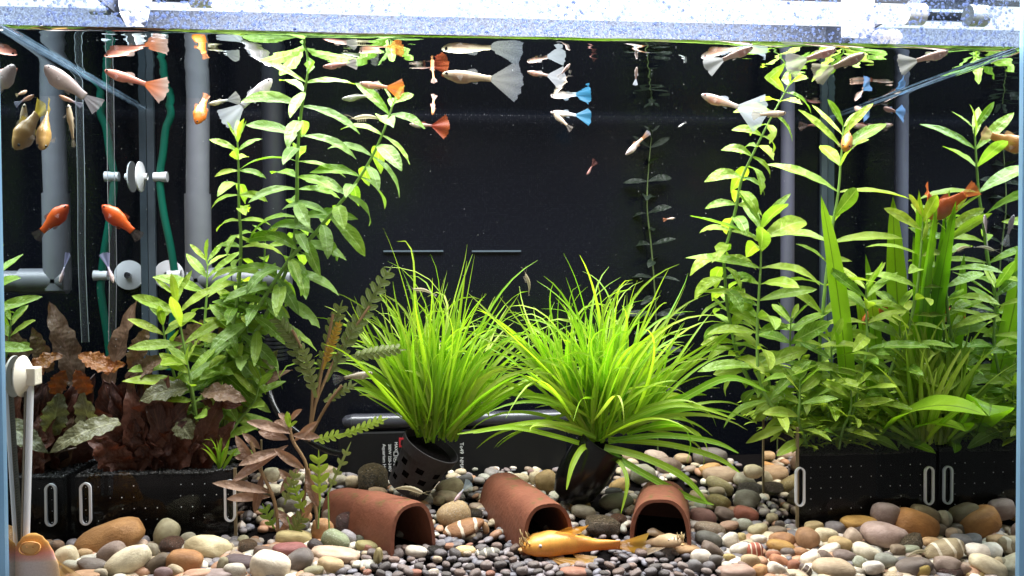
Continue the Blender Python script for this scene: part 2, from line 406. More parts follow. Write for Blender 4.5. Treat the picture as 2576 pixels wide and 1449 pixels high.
M['pale_band'] = (lambda t: t.done(t.sh(t.n('ShaderNodeBsdfTransparent'), t.sh(t.n('ShaderNodeBsdfDiffuse', Color=(.26, .38, .5)), t.n('ShaderNodeBsdfTranslucent', Color=(.2, .3, .42)), .5), t.ramp(t.noise(t.n('ShaderNodeTexCoord').outputs['Object'], 60, 4, .7), [(.3, .08), (.65, .38)]))))(NT('water_edge_band'))  # pale translucent strips along the side walls at the water line
for s, hh in ((-1, .0026), (1, .0008)):
    x = s*(TW-.0012); sheet('waterline_band', (x, .004, ZW-.001), (x, TD-.012, ZW-.0005), (x, TD-.012, ZW+hh*.6), (x, .004, ZW+hh), M['pale_band'], tank)
    sheet('waterline_band', (x, .004, ZW-.0035), (x, TD-.012, ZW-.002), (x, TD-.012, ZW-.0012), (x, .004, ZW-.0022), M['pale_band'], tank)
# condensation on the glass above the water line
db = MB()
bv, bf = [], []
for i in range(5200):
    x = random.uniform(-.495, .495); z = ZW+.003+random.random()**1.2*.050; r = random.choice((.0004, .0005, .0007, .001, .0014, .002))*(.7+.6*random.random())
    n = len(bv); k = 6
    for j in range(k): bv.append((x+r*math.cos(j*1.047), .0006, z+r*math.sin(j*1.047)))
    bv.append((x, .0006+r*.6, z))
    bf += [(n+j, n+(j+1) % k, n+k) for j in range(k)]
cond = part('condensation', mesh_from('condensation', bv, bf), M['drop'], tank); cond['kind'] = 'stuff'

# water surface: small waves and a meniscus at the walls
nx, ny = 140, 70
vs = []
for j in range(ny+1):
    for i in range(nx+1):
        x = -TW+.0008+(2*TW-.0016)*i/nx; y = .0008+(TD-.0016)*(j/ny)**1.15
        z = ZW+.00032*noise.noise(V((x*22, y*40, 0)))+.00014*noise.noise(V((x*60, y*90, 3)))
        e = min(y, TW-abs(x), TD-y); z += .0035*math.exp(-e/.0025)
        vs.append((x, y, z))
fs = [(j*(nx+1)+i, j*(nx+1)+i+1, (j+1)*(nx+1)+i+1, (j+1)*(nx+1)+i) for j in range(ny) for i in range(nx)]
wat = part('water', mesh_from('water', vs, fs), M['water'], None); wat['kind'] = 'structure'
wat['label'] = 'still water surface mirroring fish from below'

# ------------------------------------------------------------------ hood and lamps
hood = empty('light_hood', (0, .2, .70), 'brushed metal hood closing the top of the tank', 'hood')
MB().box((-TW, TD-.004, ZT+.001), (TW, TD, .70)).build('back_sheet', M['hood'], hood, False)
MB().box((-TW, -.004, .70), (TW, TD, .704)).build('top_sheet', M['hood'], hood, False)
for s in (-1, 1): MB().box((s*TW-.002, 0, ZT+.001), (s*TW+.002, TD-.005, .699)).build('side_sheet', M['hood'], hood, False)
MB().box((-TW, -.004, ZT+.001), (TW, 0, .699)).build('front_sheet', M['hood'], hood, False)
def lamp(L, half, label):
    o = empty('tube_lamp', (L[0], L[1], L[2]), label, 'lamp', 'tube lamps under the hood')
    MB().tube([(L[0]-half, L[1], L[2]), (L[0]+half, L[1], L[2])], L[3], 14).build('glowing_tube', M['tube'], o)
    for s in (-1, 1): MB().tube([(L[0]+s*half, L[1], L[2]), (L[0]+s*(half+.022), L[1], L[2])], .0125, 14).build('end_cap', M['white'], o)
    MB().box((L[0]-half, L[1]-.02, L[2]+.012), (L[0]+half, L[1]+.02, L[2]+.016)).build('reflector', M['hood'], o, False)
    return o
lamp(LAMP1, .395, 'bright white tube lamp nearer the front glass')
lamp(LAMP2, .47, 'thin white tube lamp behind, reaching the right end')
M['milky'] = (lambda t: t.done(t.sh(t.n('ShaderNodeBsdfPrincipled', Base__Color=(.75, .75, .78), Roughness=.4), t.n('ShaderNodeBsdfTranslucent', Color=(.85, .83, .86)), .6)))(NT('milky_plastic'))
br = empty('lamp_bracket', P(335, 30, .10), 'folded white plate holding the left end of the front lamp', 'bracket')
for a, b, c, d in (((345, -40), (385, -20), (370, 52), (325, 62)), ((300, 30), (322, 28), (362, 66), (318, 66))):
    q = [P(x[0], x[1], .10) for x in (a, b, c, d)]; nrm = V((0, .002, 0))
    MB().add(q+[x+nrm for x in q], [(0,1,2,3),(7,6,5,4),(0,4,5,1),(1,5,6,2),(2,6,7,3),(3,7,4,0)]).build('plate', M['milky'], br, False)
hl = empty('lamp_holder', P(2160, 60, .08), 'white lamp holder with two knobs at the right end', 'lamp holder')
p = P(2160, 50, .08); MB().box((p.x-.016, .07, p.z-.018), (p.x+.014, .09, p.z+.03)).build('holder_body', M['milky'], hl, False, .002)
for u in (2215, 2245):
    p = P(u, 94, .08); MB().ball(p, (.011, .009, .009)).build('knob', M['milky'], hl)

# ------------------------------------------------------------------ gravel bed
nx, ny = 40, 20
vs = [(-TW+.001+(2*TW-.002)*i/nx, .001+(TD-.002)*j/ny, bed(-TW+2*TW*i/nx, TD*j/ny)-.008) for j in range(ny+1) for i in range(nx+1)]
fs = [(j*(nx+1)+i, j*(nx+1)+i+1, (j+1)*(nx+1)+i+1, (j+1)*(nx+1)+i) for j in range(ny) for i in range(nx)]
gb = part('ground', mesh_from('ground', vs, fs), M['soil'], None); gb['kind'] = 'structure'

# planters ------------------------------------------------------------------
PLF = .140
xl1 = P(592, 1260, PLF).x; zl = P(420, 1196, PLF).z
xr0 = P(2006, 1225, PLF).x; zr = P(2200, 1140, PLF).z
def planter(x0, x1, zs, ztop, label, slots, BACK=.30):
    o = empty('planter_box', ((x0+x1)/2, (PLF+.12), bed((x0+x1)/2, .2)-.01), label, 'planter')
    zb = min(bed(x0, .2), bed(x1, .2))-.012
    # soil body with an uneven top
    n1, n2 = 46, 30; vs = []
    for j in range(n2+1):
        for i in range(n1+1):
            x = x0+.003+(x1-x0-.006)*i/n1; y = PLF+.003+(BACK-PLF-.006)*j/n2
            vs.append((x, y, zs+.006*noise.noise(V((x*18, y*18, 1)))+.003*noise.noise(V((x*70, y*70, 2)))))
    k = len(vs); fs = [(j*(n1+1)+i, j*(n1+1)+i+1, (j+1)*(n1+1)+i+1, (j+1)*(n1+1)+i) for j in range(n2) for i in range(n1)]
    rim = [i for i in range(n1+1)]+[(j*(n1+1)+n1) for j in range(1, n2+1)]+[n2*(n1+1)+i for i in range(n1-1, -1, -1)]+[j*(n1+1) for j in range(n2-1, 0, -1)]
    for r in rim: vs.append((vs[r][0], vs[r][1], zb))
    for a in range(len(rim)): b = (a+1) % len(rim); fs.append((rim[a], k+a, k+b, rim[b]))
    part('soil', mesh_from('soil', vs, fs), M['soil'], o)
    sheet('front_pane', (x0, PLF, zb), (x1, PLF, zb), (x1, PLF, ztop), (x0, PLF, ztop), M['acrylic'], o)
    xs = x0 if x0 > 0 else x1
    sheet('side_pane', (xs, PLF, zb), (xs, BACK, zb), (xs, BACK, ztop), (xs, PLF, ztop), M['acrylic_side'], o)
    MB().box((xs-.0015, PLF-.001, zb), (xs+.0015, PLF+.002, ztop)).build('corner_edge', M['acr_edge'], o, False)
    MB().box((xs-.001, BACK-.002, zb), (xs+.001, BACK+.001, ztop)).build('corner_edge', M['acr_edge'], o, False)
    # soil crumbs on top
    gv, gf, gc = [], [], []
    ic = ico(1)
    for _ in range(1500):
        x = random.uniform(x0+.004, x1-.004); y = PLF+.004+random.random()**1.6*(BACK-PLF-.01); r = random.uniform(.0012, .0026)
        z = zs+.006*noise.noise(V((x*18, y*18, 1)))+r*.4
        n = len(gv); gv += [(x+a*r*random.uniform(.8, 1.3), y+b*r, z+c*r*.8) for a, b, c in ic[0]]; gf += [tuple(q+n for q in f) for f in ic[1]]
        g = random.choice((.008, .012, .02, .03)); gc += [(g, g*.9, g*.9)]*len(ic[0])
    s = part('soil_crumb', mesh_from('soil_crumb', gv, gf, col=gc), M['gravel'], o); s['kind'] = 'stuff'
    # air bubbles caught in the perforations of the inner basket
    bb = MB()
    step = .0125; x = x0+.016
    while x < x1-.008:
        z = zb+.03
        while z < zs-.008:
            if random.random() < .7: bb.ball((x+random.uniform(-.0006, .0006), PLF-.0006, z), random.uniform(.0003, .00065), 3)
            z += step
        x += step
    s = bb.build('air_bubble', M['speck'], o); s['kind'] = 'stuff'
    for (u, v) in slots:
        c = P(u, v, PLF-.003); L = .0165; wv = .0062; ring = []
        me = MB(); pts = []
        for q in range(28):
            th = 2*math.pi*q/28; pts.append((wv*math.cos(th), L*(1 if math.sin(th) > 0 else -1)+wv*math.sin(th)*1.1))
        vsx = []
        for (sc, yy) in ((1, 0), (1, -.003), (.62, -.003), (.62, 0)):
            for (a, b) in pts:
                vsx.append((c.x+a*sc, PLF-.0008+yy, c.z+(b if sc == 1 else b*.93)))
        fsx = [(i*28+j, i*28+(j+1) % 28, ((i+1) % 4)*28+(j+1) % 28, ((i+1) % 4)*28+j) for i in range(3) for j in range(28)]
        MB().add(vsx, fsx).build('slot_grommet', M['white'], o)
    return o
_ico = {}
def ico(n):
    if n not in _ico:
        bm = bmesh.new(); bmesh.ops.create_icosphere(bm, subdivisions=n, radius=1)
        bm.verts.ensure_lookup_table(); _ico[n] = ([tuple(v.co) for v in bm.verts], [tuple(v.index for v in f.verts) for f in bm.faces]); bm.free()
    return _ico[n]
pl_left = planter(-TW+.002, xl1, zl, zl+.006, 'clear planter box of black soil under the brown leaved plants', [(215, 1268), (578, 1260)])
pl_right = planter(xr0, TW-.002, zr, P(2010, 1075, PLF).z, 'clear planter box of black soil under the green bushy plants', [(2013, 1225), (2338, 1222)], .245)

# ------------------------------------------------------------------ equipment
def pipe(name, label, pts, r, mat, couplings=(), extra=None):
    o = empty(name, pts[-1], label, 'pipe')
    MB().tube(pts, r, 20).build('pipe_length', mat, o)
    for a, b, rr in couplings: MB().tube([a, b], rr, 20).build('coupling', mat, o)
    return o
Y = .345
t0 = P(497, 60, Y); t1 = P(497, 490, Y); t2 = P(497, 705, Y)
t0.z = .53; r = .0148
gp = pipe('grey_pipe', 'light grey plastic pipe with elbow behind the tall left plant', [t0, t1], r, M['pvc'])
x = t1.x
MB().tube([(x, Y, t1.z+.001), (x, Y, t2.z-.012)], r*1.14, 20).build('coupling', M['pvc'], gp)
MB().tube([(x-.012, Y, t2.z), (x+.045, Y, t2.z)], r*1.14, 20).build('elbow', M['pvc'], gp)
MB().tube([(x+.046, Y, t2.z), (x+.12, Y, t2.z)], r*.95, 20).build('pipe_length', M['pvc'], gp)
p0 = P(695, 100, .36); p1 = P(695, 905, .36); p0.z = .53; p0.x = p1.x
ip = pipe('intake_pipe', 'dark slate filter pipe with ribbed strainer behind the leaves', [p0, (p1.x, .36, P(695, 830, .36).z)], .0155, M['pvc_dark'])
for k in range(7):
    z = P(695, 838+k*10, .36).z; MB().tube([(p1.x, .36, z), (p1.x, .36, z-.0035)], .0155, 20).build('strainer_ring', M['pvc_dark'], ip)
MB().tube([(p1.x, .36, P(695, 830, .36).z), p1], .0125, 16).build('strainer_core', M['black'], ip)
a = P(1982, 90, .375); a.z = .53; b = P(1982, 1100, .375)
pipe('slim_pipe', 'slim mauve grey pipe standing behind the right plants', [a, (a.x, .375, b.z)], .0098, M['pvc_mauve'])
# green airline and its suction clips
ht = empty('airline_hose', P(428, 862, .385), 'translucent green air hose clipped in the back left corner', 'hose')
pts = smooth_path([P(408, 120, .385), P(412, 225, .385), P(430, 282, .385), P(417, 325, .385), P(410, 387, .385), P(402, 445, .385), P(410, 525, .385), P(430, 625, .385), P(440, 692, .385), P(443, 725, .385), P(440, 762, .385), P(428, 862, .385), P(425, 930, .385)])
MB().tube(pts, .0050, 12).build('hose_length', M['green_hose'], ht)
def clip(c, label, wall):
    o = empty('suction_clip', c, label, 'clip', 'white suction clips on the air hose')
    MB().tube([c+V((-.008, 0, 0)), c+V((.010, 0, 0))], [.0062, .0072], 12).build('clip_body', M['white'], o)
    if wall == 'side': d = V((-1, 0, 0)); s = V((-TW+.0075, c.y, c.z))
    else: d = V((0, 1, 0)); s = V((c.x-.02, TD-.006, c.z))
    MB().lathe([(.0045, -.007), (.005, -.0035), (.012, -.0015), (.0205, .001), (.021, .0028), (.001, .002)], s, d).build('suction_cup', M['white'], o)
clip(P(402, 445, .383), 'white suction clip holding the green hose, upper one', 'side')
clip(P(437, 692, .383), 'white suction clip holding the green hose, lower one beside the pipe elbow', 'back')
ch = empty('clear_hose', P(284, 760, .235), 'thin clear tube hanging down near the left glass', 'hose')
MB().tube(smooth_path([P(276, 95, .235), P(278, 300, .235), P(280, 480, .235), P(284, 620, .235), P(284, 740, .235), P(282, 860, .235)]), .0042, 12, False).build('hose_wall', M['hose'], ch)
# heater
Yh = .392
ho = empty('aquarium_heater', P(1140, 1190, Yh), 'black heater box with polished tube and white printed text', 'heater')
a = P(885, 1062, Yh); b = P(1425, 1062, Yh); z = a.z
MB().tube([(a.x, Yh, z), (b.x, Yh, z)], .0115, 20).build('heater_tube', M['heater'], ho)
MB().tube([(a.x-.012, Yh, z-.001), (a.x-.008, Yh, z), (a.x-.0003, Yh, z)], [.006, .0095, .0113], 20).build('end_cap', M['heater'], ho)
MB().tube([(a.x+.004, Yh, z), (a.x+.007, Yh, z)], .0119, 20).build('collar', M['heater'], ho)
zt = P(1000, 1086, Yh-.012).z; x0 = P(850, 1100, Yh-.012).x; x1 = P(1425, 1100, Yh-.012).x
MB().box((x0, Yh-.012, bed(0, .4)-.02), (x1, Yh+.02, zt)).build('heater_box', M['black'], ho, False, .002)
def text(s, u, v0, v1, size, ang=-90):
    cu = bpy.data.curves.new('lettering', 'FONT'); cu.body = s; cu.size = size; cu.extrude = .0001; cu.align_x = 'LEFT'; cu.align_y = 'CENTER'
    tmp = bpy.data.objects.new('tmp_text', cu); link(tmp); bpy.context.view_layer.update()
    me = bpy.data.meshes.new_from_object(tmp.evaluated_get(bpy.context.evaluated_depsgraph_get())); bpy.data.objects.remove(tmp); bpy.data.curves.remove(cu)
    o = bpy.data.objects.new('lettering', me); link(o); me.materials.clear(); me.materials.append(M['print'])
    p = P(u, v0, Yh-.0125); p.y = Yh-.0125
    o.parent = ho; o.matrix_basis = Matrix.Translation(p-base_of(ho)) @ Matrix.Rotation(math.radians(90), 4, 'X') @ Matrix.Rotation(math.radians(ang), 4, 'Z')
    return o
text('Aquarium Heater', 966, 1117, 1190, .0066)
text('200W 220-240V', 980, 1117, 1190, .0058)
text('MAX', 996, 1112, 1130, .006)
for k in range(4):
    c = P(996, 1142+k*15, Yh-.0125); q = .0032; mb = MB()
    for (a, b) in (((-q, -q), (q, -q+.0007)), ((-q, q-.0007), (q, q)), ((-q, -q), (-q+.0007, q)), ((q-.0007, -q), (q, q))):
        mb.box((c.x+a[0], Yh-.0126, c.z+a[1]), (c.x+b[0], Yh-.0121, c.z+b[1]))
    if k % 2: mb.box((c.x-.001, Yh-.0126, c.z-.001), (c.x+.001, Yh-.0121, c.z+.001))
    mb.build('printed_symbol', M['print'], ho, False)
text('To49', 1161, 1113, 1143, .0075); text('NMAT', 1161, 1150, 1180, .0075)
cb = empty('power_cable', P(690, 1010, .36), 'black power cable running from the heater up to the left', 'cable')
MB().tube(smooth_path([P(870, 1140, .375), P(830, 1135, .36), P(780, 1110, .35), P(720, 1065, .35), P(690, 1020, .36), P(672, 960, .38)]), .0045, 10).build('cable_length', M['gloss'], cb)
# thermometer
th = empty('thermometer', P(66, 1350, .022), 'white stick thermometer hung from a cream suction holder', 'thermometer')
Yt = .026
pa = P(77, 960, Yt); pb = P(65, 1400, Yt)
MB().tube([pa, pb], .0030, 14).build('thermometer_tube', M['milky_tube'], th)
tk = MB(); sc = MB(); vs = []
for q in (pa.lerp(pb, .05), pa.lerp(pb, .99)):
    for a, b in ((-.0036, -.0046), (-.0036, .0046), (-.0028, .0046), (-.0028, -.0046)): vs.append(q+V((a, b, 0)))
sc.add(vs, [(0, 1, 2, 3), (7, 6, 5, 4), (0, 4, 5, 1), (1, 5, 6, 2), (2, 6, 7, 3), (3, 7, 4, 0)]).build('scale_strip', M['scale'], th, False)
for k in range(60):
    q = pa.lerp(pb, .07+k*.0152); L = .0022 if k % 5 else .0044
    tk.box((q.x-.0040, q.y-.0042, q.z-.00022), (q.x-.00365, q.y-.0042+L*2, q.z+.00022))
tk.build('scale_mark', M['tick'], th, False)
c = P(74, 946, Yt); MB().box((c.x-.009, Yt-.008, c.z-.0085), (c.x+.0085, Yt+.008, c.z+.0085)).build('holder_block', M['cream'], th, False, .0012)
MB().lathe([(.0035, -.009), (.005, -.003), (.012, .0), (.0200, .0055), (.0195, .0068), (.001, .0055)], V((-TW+.0095, Yt, c.z)), (-1, 0, 0)).build('suction_cup', M['cream'], th)
# ------------------------------------------------------------------ clay caves
CAVES = []
def in_cave(x, y):
    for a, b, wd in CAVES:
        d = V((b.x-a.x, b.y-a.y)); q = V((x-a.x, y-a.y)); t = q.dot(d)/d.length_squared
        if .10 < t < 1 and abs(q.x*d.y-q.y*d.x)/d.length < wd*.46: return True
    return False
def cave(front, rear, wd, h, label, seed=0):
    """front / rear: base centre points"""
    CAVES.append((front.copy(), rear.copy(), wd)); ax = (rear-front); L = ax.length; ax.normalize(); side = ax.cross(V((0, 0, 1))).normalized(); upv = side.cross(ax)
    th_ = .0048; prof_o, prof_i = [], []
    n = 22
    for k in range(n+1):
        t = k/n*math.pi; c_, s_ = math.cos(t), math.sin(t)
        e = .78
        ex = math.copysign(abs(c_)**.72, c_); ez = abs(s_)**e
        prof_o.append((ex*wd/2, ez*h)); prof_i.append((ex*(wd/2-th_), ez*(h-th_)))
    mb = MB(); ns = 12; vs = []
    for i in range(ns+1):
        q = i/ns
        for pr in (prof_o, prof_i):
            for (a, b) in pr:
                wob = 1+.02*noise.noise(V((q*3+seed, a*40, b*40)))
                bev = 1-.02*(1 if (i in (0, ns) and pr is prof_o) else 0)
                vs.append(front+ax*(L*q)+side*(a*wob*bev)+upv*(b*wob*bev))
    k = n+1; st = 2*k; fs = []
    for i in range(ns):
        for j in range(n):
            fs.append((i*st+j, i*st+j+1, (i+1)*st+j+1, (i+1)*st+j)); fs.append((i*st+k+j+1, i*st+k+j, (i+1)*st+k+j, (i+1)*st+k+j+1))
        for j in (0, n): fs.append((i*st+j, i*st+k+j, (i+1)*st+k+j, (i+1)*st+j))
    for i in (0, ns):
        for j in range(n): fs.append((i*st+j, i*st+j+1, i*st+k+j+1, i*st+k+j))
    # back plug so the inside stays dark
    o = mb.add([v-front for v in vs], fs).build('clay_cave', M['clay'])
    o.location = front; tag(o, label, 'cave', 'terracotta breeding caves')
    j = ns*st
    me = MB().add([V(vs[j+k+q])-ax*.004 for q in range(n+1)], [tuple(range(n+1))]).build('end_wall', M['clay'], o)
    return o
def onbed(u, Y, dz=0):
    """point on the bed at photo column u and depth Y"""
    x = P(u, 1300, Y).x; return V((x, Y, bed(x, Y)+dz))
def basept(u, v, h=0): return G(u, v, h)
def rear(u, vtop, Y, h): q = P(u, vtop, Y); return V((q.x, Y, q.z-h))
f1 = basept(1041, 1392)
cave(f1, rear(930, 1240, f1.y+.075, .052), .058, .054, 'short terracotta cave with dark arched mouth below the mesh pot', 1)
cave(rear(962, 1243, f1.y+.055, .052), rear(858, 1229, f1.y+.135, .052), .054, .052, 'terracotta cave sunk in the stones behind the short cave, beside pinkish leaves', 2)
f2 = basept(1380, 1392)
cave(f2, rear(1262, 1187, f2.y+.165, .0545), .060, .0545, 'algae stained terracotta cave in the middle, behind the orange catfish', 3)
f3 = basept(1661, 1382)
cave(f3, rear(1666, 1206, f3.y+.12, .056), .068, .056, 'terracotta cave with a pale fish inside its mouth', 4)

# ------------------------------------------------------------------ pots
def frame_from(axis): return V(axis).normalized()
yp = .255
b0 = P(1026, 1226, yp); b1 = P(1086, 1120, yp-.012); ax = (b1-b0); L = ax.length
pot = empty('mesh_pot', b0, 'tilted black mesh pot with square holes and red clip', 'pot')
NR = 40
rows = [0, .004, .010, .016, .022, .029, .035, .042, L*.8]
prof = [(.027+(.0345-.027)*h/L, h) for h in rows]
def skip(i, j): return i in (2, 4, 6) and (j+2*(i//2)) % 5 in (0, 1)
wall = MB().lathe([(.001, .0005)]+prof, b0, ax, NR, lambda i, j: skip(i-1, j))
wall.build('pot_wall', M['pot'], pot, False)
MB().lathe([(.024, .001), (.031, L*.88), (.0005, L*.86)], b0, ax, 24).build('pot_filling', M['soil'], pot)
MB().lathe([(.0338, L*.78), (.0365, L*.79), (.038, L*1.0), (.036, L*1.0), (.0335, L*.8)], b0, ax, NR).build('pot_rim', M['pot'], pot)
c = P(1014, 1113, yp-.02); mb = MB()
for a, b in (((-.005, -.0055), (.005, -.0035)), ((-.005, .0035), (.005, .0055)), ((-.005, -.0035), (-.003, .0035))): mb.box((c.x+a[0], c.y-.002, c.z+a[1]), (c.x+b[0], c.y+.002, c.z+b[1]))
mb.build('red_clip', M['red'], pot, False)
yp2 = .215
b0 = P(1428, 1252, yp2); b1 = P(1514, 1118, yp2-.01); ax = b1-b0; L = ax.length
vase = empty('black_vase', b0, 'leaning glossy black round pot holding the spreading grass', 'pot')
MB().lathe([(.0005, .0), (.021, .001), (.028, L*.2), (.0315, L*.45), (.031, L*.75), (.029, L), (.027, L), (.027, L*.8), (.0005, L*.78)], b0, ax, 32).build('vase_body', M['gloss'], vase)
MB().lathe([(.0292, L*.985), (.0302, L*.992), (.0302, L*1.008), (.0288, L*1.015)], b0, ax, 32).build('vase_rim', M['gloss'], vase)

# ------------------------------------------------------------------ leaves
def outline(kind, t):
    if kind == 'lance': return max(0, math.sin(math.pi*min(1, t*.985+.01)**1.2))**.72+.04*(1-t)
    if kind == 'oval': return max(0, math.sin(math.pi*min(1, t)**.9))**.6*(1 if t > .1 else .25+t*7.5)
    if kind == 'blade': return min(1, (1-t)*3.2)**.6*min(1, .55+t*1.2)
    if kind == 'broad': return max(0, math.sin(math.pi*(t*.93+.07)**1.15))**.7
    if kind == 'crypt': return max(0, math.sin(math.pi*min(1, t*.92+.08)**.95))**.75
_leaf = {}
def leaf_mesh(kind, ratio, bend, wave=0.0, fold=.25, twist=0.0, nv=10, nu=4, seed=0, bite=0):
    key = (kind, ratio, bend, wave, fold, twist, nv, nu, seed, bite)
    if key in _leaf: return _leaf[key]
    vs, uv, fs = [], [], []
    y = z = 0; lastt = 0
    for j in range(nv+1):
        t = j/nv; a = bend*(t**1.2)
        if j: y += math.cos(a)*(t-lastt); z -= math.sin(a)*(t-lastt)
        lastt = t
        wd = outline(kind, t)*ratio*.5
        if kind == 'crypt': wd *= 1+.14*math.sin(j*2.4+seed)
        if kind == 'lobed': pass
        for i in range(nu+1):
            s = i/nu*2-1
            ww = wd
            if bite and t > .45 and s*((-1)**seed) > 0: ww *= max(.25, 1-bite*abs(noise.noise(V((t*5, seed*3.1, 0))))*2.2)
            x = s*ww; zz = z+fold*abs(x)-fold*.3*ww + wave*math.sin(t*19+seed*2+s*2.2)*abs(s)*.5*ratio
            tw = twist*t; vs.append((x*math.cos(tw)-0*math.sin(tw), y, zz+x*math.sin(tw))); uv.append((i/nu, t))
    for j in range(nv):
        for i in range(nu):
            a = j*(nu+1)+i; fs.append((a, a+1, a+nu+2, a+nu+1))
    me = mesh_from('leaf', vs, fs, uv=uv); _leaf[key] = me; return me
def with_mat(me, mat):
    k = (me.name, mat.name)
    if k not in _leaf:
        if not me.materials: me.materials.append(mat); _leaf[k] = me
        else:
            m2 = me.copy(); m2.materials.clear(); m2.materials.append(mat); _leaf[k] = m2
    return _leaf[k]
def put_leaf(parent, me, mat, base, d, length, upv=V((0, 0, 1)), name='leaf'):
    d = V(d).normalized(); x = d.cross(V(upv))
    if x.length < 1e-3: x = V((1, 0, 0))
    x.normalize(); z = x.cross(d)
    Mx = Matrix((x*length, d*length, z*length)).transposed().to_4x4(); Mx.translation = V(base)
    return part(name, with_mat(me, mat), None, parent, Mx)

def leaf_uv(parent, mat, b, t, width, Yb, Yt, kind='lance', bend=.6, wave=0, fold=.25, seed=0, face=None, bite=0, nv=12, name='leaf', nu=4):
    """a leaf from photo point b at depth Yb to photo point t at depth Yt, width in photo pixels"""
    p = P(b[0], b[1], Yb); q = P(t[0], t[1], Yt); L = (q-p).length
    wpx = width*mpp(p); ch = 1.0
    # chord of the bent leaf
    y = z = 0
    for j in range(1, 21):
        a = bend*((j/20)**1.2); y += math.cos(a)/20; z -= math.sin(a)/20
    ch = math.hypot(y, z); ang = math.atan2(-z, y)
    d = (q-p).normalized()
    upv = V(face) if face is not None else V((0, -.75, .65))
    x = d.cross(upv).normalized(); nz = x.cross(d)
    d2 = d*math.cos(ang)+nz*math.sin(ang)
    me = leaf_mesh(kind, round(wpx/(L/ch), 3), round(bend, 2), wave, fold, 0, nv, nu, seed, bite)
    return put_leaf(parent, me, mat, p, d2, L/ch, nz, name)

RN = random.Random(11)
def stem_plant(name, label, pts, mat, l0, l1, spacing, ratio=.30, droop=(.1, .9), rise=(.9, .15), group=None, cat='water plant', stemmat='stem', sr=3.6, seed=1, skipb=.08, kind='lance', rosette=4, bite=0, taper=.25, top_up=True):
    """pts: (u, v, Y) from the tip to the root"""
    R = random.Random(seed)
    path = smooth_path([P(u, v, Y) for u, v, Y in pts], 10)
    o = empty(name, path[-1], label, cat, group)
    px = mpp(path[0])
    n = len(path); MB().tube(path, [px*sr*(.45+.55*min(1, i/n*2.2)) for i in range(n)], 8).build('stem', M[stemmat], o)
    acc = [0]
    for i in range(1, n): acc.append(acc[-1]+(path[i]-path[i-1]).length)
    tot = acc[-1]; s = px*2; k = 0; az = R.uniform(0, .5)
    while s < tot*(1-skipb):
        i = max(j for j in range(n) if acc[j] <= s); f = (s-acc[i])/max(1e-6, acc[min(i+1, n-1)]-acc[i]) if i < n-1 else 0
        p = path[i].lerp(path[min(i+1, n-1)], f); ax = (path[max(i-2, 0)]-path[min(i+2, n-1)]).normalized()
        q = s/tot
        # leaves lengthen below the tip, shrink towards the root
        ln = px*(l0+(l1-l0)*min(1, q*1.3))*(.55+.45*min(1, k/2.0))*R.uniform(1.1, 1.5)
        if q > .7: ln *= 1-taper*(q-.7)/.3
        rs = rise[0]+(rise[1]-rise[0])*min(1, k/rosette); dr = droop[0]+(droop[1]-droop[0])*min(1, k/(rosette+1))
        # axes across the stem: one across the view, one along it
        xa = ax.cross(V((0, 1, 0))).normalized(); ya = ax.cross(xa).normalized()
        for sgn in (-1, 1):
            th = az+R.uniform(-.35, .35); d = (xa*math.cos(th)+ya*math.sin(th))*sgn
            rr = rs*.85+R.uniform(-.15, .15)
            dv = d+ax*rr*1.2+V((0, 0, .15*rr))
            b = round(max(-.2, dr+R.uniform(-.3, .35))*4)/4
            rt_ = R.choice((ratio*.9, ratio, ratio*1.12))
            me = leaf_mesh(kind, round(rt_, 3), b, .06, .3, R.choice((-.4, 0, .4)), 10, 4, R.randrange(3), bite if R.random() < .4 else 0)
            put_leaf(o, me, mat if not isinstance(mat, (list, tuple)) else R.choice(mat), p, dv, ln*R.uniform(.9, 1.1), V((R.uniform(-.35, .35), R.uniform(-1.1, -.3), .75)))
        az += math.pi/2+R.uniform(-.25, .25); s += spacing*px*(.35+.65*min(1, k/3))*R.uniform(.85, 1.15); k += 1
    return o
L_, D_, Y_ = M['leaf'], M['leaf_dark'], M['leaf_yel']
GL = 'leafy green stem plants in the left planter'; GR = 'leafy green stem plants in the right planter'
stem_plant('stem_plant', 'tall large leaved stem reaching the water surface left of centre',
  [(776, 172, .13), (769, 215, .135), (757, 290, .15), (748, 400, .16), (747, 500, .17), (742, 590, .18), (728, 660, .19), (670, 790, .2), (600, 920, .21), (560, 1120, .22)], (L_, D_), 108, 116, 36, .23, (.05, .85), (1.1, .12), GL, seed=3, sr=5, rosette=3, bite=.5)
stem_plant('stem_plant', 'long diagonal stem leaning right with drooping leaves, left of centre',
  [(990, 258, .165), (965, 330, .165), (930, 405, .17), (885, 475, .17), (835, 535, .17), (790, 590, .175), (735, 645, .18), (690, 710, .185), (635, 795, .19), (580, 870, .2), (540, 960, .21), (525, 1120, .22)], (L_, D_), 90, 102, 31, .265, (.3, 1.15), (.9, .1), GL, seed=5, sr=5, bite=.4)
stem_plant('stem_plant', 'shorter upright stem with pale nibbled leaves left of the tall one',
  [(597, 348, .17), (600, 430, .175), (601, 520, .18), (606, 600, .19), (602, 700, .2), (590, 800, .2), (565, 920, .205), (545, 1120, .21)], (L_, Y_), 66, 82, 31, .26, (.1, .95), (1.2, .15), GL, seed=8, sr=4.2, bite=.7)
stem_plant('stem_plant', 'yellow green bushy plant with spreading rosette above the brown leaves',
  [(442, 742, .185), (450, 800, .185), (465, 880, .18), (478, 960, .18), (488, 1040, .18), (505, 1150, .185)], (Y_, Y_, L_), 96, 108, 48, .22, (.1, .45), (1.1, .35), GL, seed=12, rosette=4, skipb=.42)
